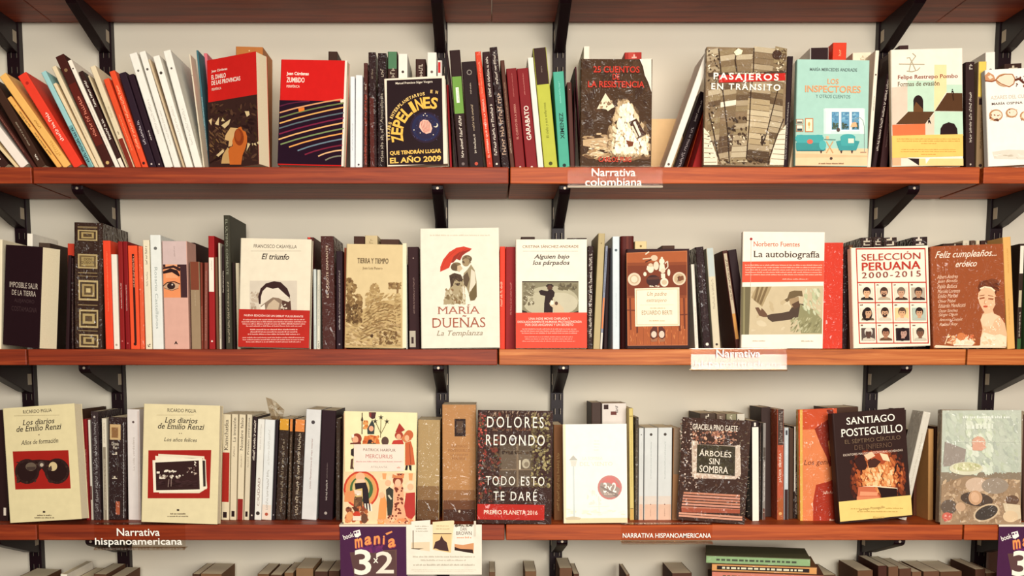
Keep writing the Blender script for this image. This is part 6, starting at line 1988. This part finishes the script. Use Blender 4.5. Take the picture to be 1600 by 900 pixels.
# orange abstract cover
b = F(2, PX, (1249, 640), (1306, 638), (1313, 818), (1250, 818.5), .02, 'c9502c', 'orange silhouette cover', 'orange wrapped book with a dark red silhouette and yellow spine edge', yf=.056, yaw=0, tilt=2, g=2, spine='dcb050')
b.Z = Reg(1170, 620, 4.2875)
b.poly([(342, 88), (360, 86), (362, 848), (345, 848)], 'dcae54', 'spine_edge')
b.poly([(362, 220), (540, 215), (560, 300), (560, 560), (450, 590), (430, 700), (430, 845), (362, 845)], 'e08250')
b.poly([(440, 215), (560, 130), (590, 300), (585, 440), (540, 470), (520, 400), (480, 320)], '8e2e1e')
b.poly([(452, 590), (530, 570), (592, 540), (596, 848), (430, 848), (432, 700)], 'a83420')
b.poly([(530, 300), (555, 275), (565, 350), (545, 400)], 'ee9a58')
b.poly([(520, 86), (565, 86), (590, 300), (560, 200)], '6a241a')
b.text('Los genios', 370, 420, 580, 465, '5a2418', it=.2)
b.text('Julia Ruiz', 495, 630, 580, 655, 'f0c8b0', it=.25)
b.marks(540, 812, 580, 840, 'f0c8b0', 'small_print', 1)
b.done()
S(2, C6, 70, 112, 72, 215, '4a3226', 'dark brown book', y=.1, label='dark brown book behind the orange silhouette cover', d=.1)

# burning books cover
b = F(2, PX, (1300.5, 642.5), (1413, 641), (1425, 817), (1312, 820.5), .024, '33201d', 'burning books cover', 'black book with burning pages, white capitals and a yellow band', yf=.004, yaw=6, tilt=4, g=1, spine='3a2824')
b.Z = Reg(1290, 630, 4.5)
def glow(k):
    return lambda x, y: ((x - 375) / (205 * k)) ** 2 + ((y - 520) / (205 * k)) ** 2 < 1


b.blobs(170, 160, 320, 575, 690, 12, 34, ['4c241c', '5c2a1c', '401f1a', '6a3020'], 'cover_picture', .6, 75, glow(1.1))
b.blobs(190, 165, 325, 572, 690, 10, 30, ['7c3820', '8a4024', '6a3020', '984a2a'], 'cover_picture', .55, 75, glow(.95))
b.blobs(190, 175, 335, 568, 688, 8, 28, ['b0562e', 'a44e2a', 'c0683a', 'c8703e'], 'cover_picture', .5, 75, glow(.8))
b.blobs(190, 210, 400, 540, 640, 8, 26, ['d8844c', 'e0935a', 'd07a44', 'e8a468'], 'cover_picture', .5, 75, glow(.6))
b.blobs(110, 235, 430, 480, 590, 8, 24, ['f0b47c', 'eecb9a', 'f4c48c', 'e8a468'], 'cover_picture', .5, 70, glow(.5))
b.poly([(300, 340), (430, 330), (445, 380), (400, 430), (330, 400)], 'a84a2c'); b.poly([(375, 350), (430, 360), (450, 410), (400, 400)], 'f0d0a8')
b.poly([(195, 400), (260, 360), (290, 440), (270, 470), (230, 470)], '3a201c'); b.poly([(265, 365), (320, 340), (345, 370), (290, 400)], 'e8c4a0')
b.poly([(290, 410), (340, 385), (385, 410), (350, 450), (300, 455)], '4a2a22')
b.poly([(225, 590), (330, 580), (400, 690), (215, 690)], 'c86a48'); b.poly([(240, 620), (360, 625), (360, 650), (235, 650)], 'e89870'); b.poly([(215, 655), (370, 655), (370, 685), (215, 685)], 'd8825c')
b.poly([(245, 585), (340, 578), (500, 595), (500, 610), (380, 590)], 'f4d8b4')
b.poly([(360, 590), (498, 600), (500, 680), (405, 690)], '2a1816')
b.lpoly([(0, b.h * .018), (b.w, b.h * .018), (b.w, b.h * .2), (0, b.h * .2)], 'f0cd7c', 'paper_band')
b.text('Santiago Posteguillo', 228, 728, 412, 752, '7a5a2c', 'band_print', .01)
b.marks(172, 735, 222, 748, 'c09a50', 'band_print', 1); b.marks(418, 732, 540, 744, 'c09a50', 'band_print', 1); b.marks(218, 755, 500, 768, 'b8924c', 'band_print', 1); b.text('Planeta', 330, 792, 408, 812, 'b08c4a', 'band_print')
b.text('SANTIAGO', 142, 88, 482, 138, 'faf2e4', bold=.01)
b.text('POSTEGUILLO', 103, 165, 537, 220, 'faf2e4', bold=.01)
b.text('EL SÉPTIMO CÍRCULO', 130, 235, 522, 270, '7a624c'); b.text('DEL INFIERNO', 198, 285, 462, 318, '6a5040')
b.text('ESCRITORES MALDITOS, ESCRITORAS OLVIDADAS', 120, 340, 538, 357, 'e8d0bc')
b.done()
S(2, C6, 428, 122, 430, 440, '3a2a24', 'dark brown book', y=.135, d=.09, label='dark brown book right behind the burning books cover')
S(2, C6, 519, 128, 402, 440, 'd6cfc0', 'silvery white book leaning right', y=.062, g=2, d=.06, label='silvery white book leaning right beside the burning books cover', T=[(None, .3, .8, 'b8b0a0', .2)])
S(2, C6, 480, 220, 470, 538, '5a3222', 'dark reddish-brown book', y=.13, d=.09, label='dark reddish-brown book behind the leaning silvery book')
S(2, C6, 542, 212, 540, 566, 'c4935c', 'slim tan book', y=.066, label='slim tan book between leaning silvery book and kitchen jars cover')
S(2, C6, 572, 200, 568, 600, '4a2c22', 'dark brown book', y=.07, label='dark brown book at the left edge of the kitchen jars cover')

# kitchen jars cover
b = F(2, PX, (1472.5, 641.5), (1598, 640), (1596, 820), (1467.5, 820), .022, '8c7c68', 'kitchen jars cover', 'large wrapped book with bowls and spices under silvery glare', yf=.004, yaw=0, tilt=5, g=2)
b.Z = Reg(1455, 630, 3.333)
b.poly([(58, 38), (470, 36), (468, 360), (52, 360)], 'bfc4b4')  # pale grey-greens from here paint silvery glare into the picture
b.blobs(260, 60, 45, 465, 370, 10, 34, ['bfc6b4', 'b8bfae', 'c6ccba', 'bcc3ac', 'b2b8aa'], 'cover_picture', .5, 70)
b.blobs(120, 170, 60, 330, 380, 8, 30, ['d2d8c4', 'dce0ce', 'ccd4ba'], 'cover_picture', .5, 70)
b.poly([(70, 200), (180, 240), (170, 320), (60, 330)], '9a8e84'); b.blobs(20, 60, 400, 150, 500, 10, 26, ['5a4438', '6a5446', '483228'])
b.poly([(52, 420), (180, 380), (460, 400), (468, 630), (45, 632)], 'a08468')
b.blobs(190, 50, 390, 465, 628, 8, 24, ['a88a6c', '94785c', 'b89a7c', 'c8ac8c'], 'cover_picture', .5)
b.ell(180, 340, 88, 34, 'd8d4b8'); b.ell(185, 332, 74, 24, 'c8c49c'); b.blobs(30, 120, 312, 250, 352, 6, 12, ['d8d8ac', 'e4e0c0', 'b4b484'])
b.ell(235, 425, 60, 38, 'd0b49c'); b.ell(330, 430, 70, 42, '9c8c7c')
b.ell(235, 500, 85, 36, '54443a', rot=8); b.ell(228, 492, 36, 38, 'c49a78', rot=-20); b.ell(226, 490, 22, 28, 'd8ae8c', rot=-20)
b.ell(285, 570, 72, 42, 'cdb494', rot=-22); b.ell(285, 570, 62, 34, '473e38', rot=-22)
b.ell(90, 540, 42, 38, '6a5a4e'); b.ell(150, 540, 26, 24, 'c8a484'); b.ell(80, 590, 26, 22, 'cc6a58'); b.blobs(12, 60, 570, 110, 620, 6, 14, ['c85c50', 'e0a090'])
b.ell(420, 505, 34, 26, '6a5040'); b.poly([(370, 520), (460, 530), (465, 600), (420, 615), (380, 560)], 'd8c4a4'); b.ell(410, 590, 40, 30, 'dcc09c')
b.text('ATALANTA', 150, 62, 400, 82, 'e4e8dc', bold=0) if False else b.marks(160, 62, 405, 82, 'e4e8dc', 'small_print', 1, .7)
b.marks(180, 100, 320, 140, 'dce0d0', 'small_print', 1, .7)
b.ell(245, 205, 36, 32, 'd4a890'); b.poly([(210, 225), (240, 170), (285, 230), (260, 248), (215, 245)], 'd8a48c')
b.marks(100, 195, 465, 205, 'd8dccc', 'small_print', 1, .5)
b.done()
S(2, PX, 1596, 648, 1598, 1630, '4a3026', 'dark brown book', y=.05, label='dark brown book at the far right edge of the lower shelf')

# crumpled clear wrap sticking up behind the white spines
rn = random.Random(3)
m = MB()
base = [(348, 70), (388, 62), (432, 122), (422, 160), (372, 160)]
pts = [at(*C2(x, y), .075 + .006 * (i % 2)) for i, (x, y) in enumerate([(346, 62), (372, 70), (392, 82), (414, 104), (434, 122), (430, 140), (424, 166), (398, 168), (372, 166), (364, 140), (356, 108)])]
cen = [at(*C2(392, 122), .064), at(*C2(372, 96), .09), at(*C2(404, 140), .09)]
for i in range(len(pts)):
    j = (i + 1) % len(pts)
    m.mesh([pts[i], pts[j], cen[i % 3 if i % 3 else 0], cen[0]], [(0, 1, 2)] if i % 3 else [(0, 1, 3)], WRAP)
    m.mesh([pts[i], pts[j], cen[1 if i < 5 else 2]], [(0, 1, 2)], WRAP)
o = m.build('plastic_wrap')
tag(o, 'crumpled tip of clear plastic wrap sticking up over white spines', 'plastic wrap')

# ================================================================ BOTTOM SHELF: only the tops show
ps = [(20, 60, 905, '6a4a34', 'brown'), (94, 110, 897, 'efe6d4', 'white'), (112, 142, 904, '7a5c40', 'tan-brown'), (146, 166, 897, '5c4030', 'dark brown'), (168, 190, 903, '6a4c38', 'brown'),
      (300, 312, 897, '4c3428', 'dark brown'), (313, 346, 896.5, '7a5a40', 'brown'), (402, 420, 897, '6e5038', 'brown'), (422, 440, 898, '5a3e2c', 'dark brown'), (444, 458, 895, '7c5c42', 'tan-brown'),
      (462, 489, 888, '8a6a4c', 'tan'), (491, 512, 893, '4c342a', 'dark brown'), (513, 530, 892, '54392c', 'dark brown'),
      (764, 774, 894, '6a4e3c', 'brown'), (820, 838, 893, '745640', 'brown'), (874, 894, 888, '6a4c3a', 'brown'), (896, 905, 897, '54382c', 'dark brown'), (978, 984, 898, '6a4c3a', 'brown'), (1050, 1081, 896, '54382e', 'dark brown'),
      (1280, 1306, 899, '5c4232', 'brown'), (1340, 1364, 892, '6a4a36', 'brown'), (1372, 1386, 884.5, '4a2c24', 'dark brown'), (1388, 1404, 886, '6e4e3a', 'brown'), (1405, 1424, 889, '5a3c2e', 'dark brown'), (1425, 1440, 894, '74543e', 'brown'),
      (1443, 1468, 893.5, '6a4a38', 'brown'), (1469, 1503, 894, '60422f', 'brown'), (1524, 1540, 890, '54362a', 'dark brown'), (1541, 1558, 896, '6a4a38', 'brown')]
for i, (x0, x1, y, c, w) in enumerate(ps):
    x = (x0 + x1) / 2
    if x < 200:
        lb = '%s book top on the bottom shelf, %s from the left edge' % (w, ORD[i])
    elif x < 531:
        lb = '%s book top on the bottom shelf, %s left of the purple three-for-two sign' % (w, ORD[12 - i])
    elif x < 1085:
        lb = '%s book top on the bottom shelf, %s left of the flat book stack' % (w, ORD[18 - i])
    else:
        lb = '%s book top on the bottom shelf, %s right of the flat book stack' % (w, ORD[i - 19])
    S(3, PX, x0, y, x0, x1, c, w + ' book', y=.075 if w != 'white' else .03, d=.125 if w != 'white' else .15, label=lb, g=0)

# books lying flat in a stack
def flat(z0, th, px0, px1, Y, depth, yaw, col, spine, label, strip=None):
    x0, x1 = xat(px0, Y, z0), xat(px1, Y, z0)
    w = (x1 - x0) / math.cos(R(yaw))
    mw = Matrix.Translation((x0, Y, z0)) @ Matrix.Rotation(R(yaw), 4, 'Z')
    root = empty('book', mw)
    m = MB()
    c = 0.001
    m.prism(casing(th, depth, 0.0015, c), lambda p, q, z: (z, q, p), 0, w, M(col, 1))
    m.box(0.0005, w - 0.0005, -0.0003, 0.0, 0.0016, th - 0.0016, M(spine, 2))
    fix(m.build('cover', root))
    m = MB()
    m.box(0.001, w - 0.001, 0.003, depth - 0.001, c, th - c, PAGES)
    fix(m.build('page_block', root))
    P = Print(root, mw, 1)
    P.off = 0.0005
    if strip:
        P.lpoly([(w * .05, th * .25), (w * .93, th * .25), (w * .93, th * .75), (w * .05, th * .75)], strip, 'spine_print')
    rn = random.Random(int(px0))
    x = w * .1
    while x < w * .85:
        a = rn.uniform(.004, .012)
        P.lpoly([(x, th * .38), (x + a, th * .38), (x + a, th * .62), (x, th * .62)], 'e0d8b8' if strip else '4a5040', 'spine_lettering', 1e-6)
        x += a + .003
    P.done()
    tag(root, label, 'book', GROUPS[3])
    root['group'] = 'flat books stacked on the bottom shelf'


zt = at(1103, 867.5, 0.03).z
T1, T2 = 0.0175, 0.0165
cols = [('5c5a42', '8fae7c', None, T1, 'green-spined book lying flat on top of the stack'), ('7a5236', 'd89a5c', '2c2220', T2, 'orange-spined book with a black strip, second in the flat stack'),
        ('6a4030', 'd07c68', None, 0.02, 'pinkish-red book lying third in the flat stack')]
z = zt
for k, (c, s_, st, th, lb) in enumerate(cols):
    z -= th
    flat(z, th - 0.0003, 1103 + k * 9 - (k == 2) * 9, 1257 + k * 10, 0.032, 0.125, -11, c, s_, lb, st)
k = 0
while z - 0.03 > ZS[3]:
    th = 0.035 if z - 0.035 - ZS[3] > 0.02 else z - ZS[3] - 0.0005
    z -= th
    flat(z, th - 0.0003, 1106, 1262 + k, 0.032, 0.125, -11, '5a4234', 'b89a78', 'book lower in the flat stack, number unseen below the picture' if False else 'thick brown book low in the flat stack, %s from its foot' % ORD[max(0, 6 - k)])
    k += 1
if z - ZS[3] > 0.001:
    th = z - ZS[3]
    flat(ZS[3] + 0.0003, th - 0.0006, 1106, 1262, 0.032, 0.125, -11, '5a4234', 'b89a78', 'thick brown book at the very foot of the flat stack')

for row in range(4):
    settle(row)
name_spines()
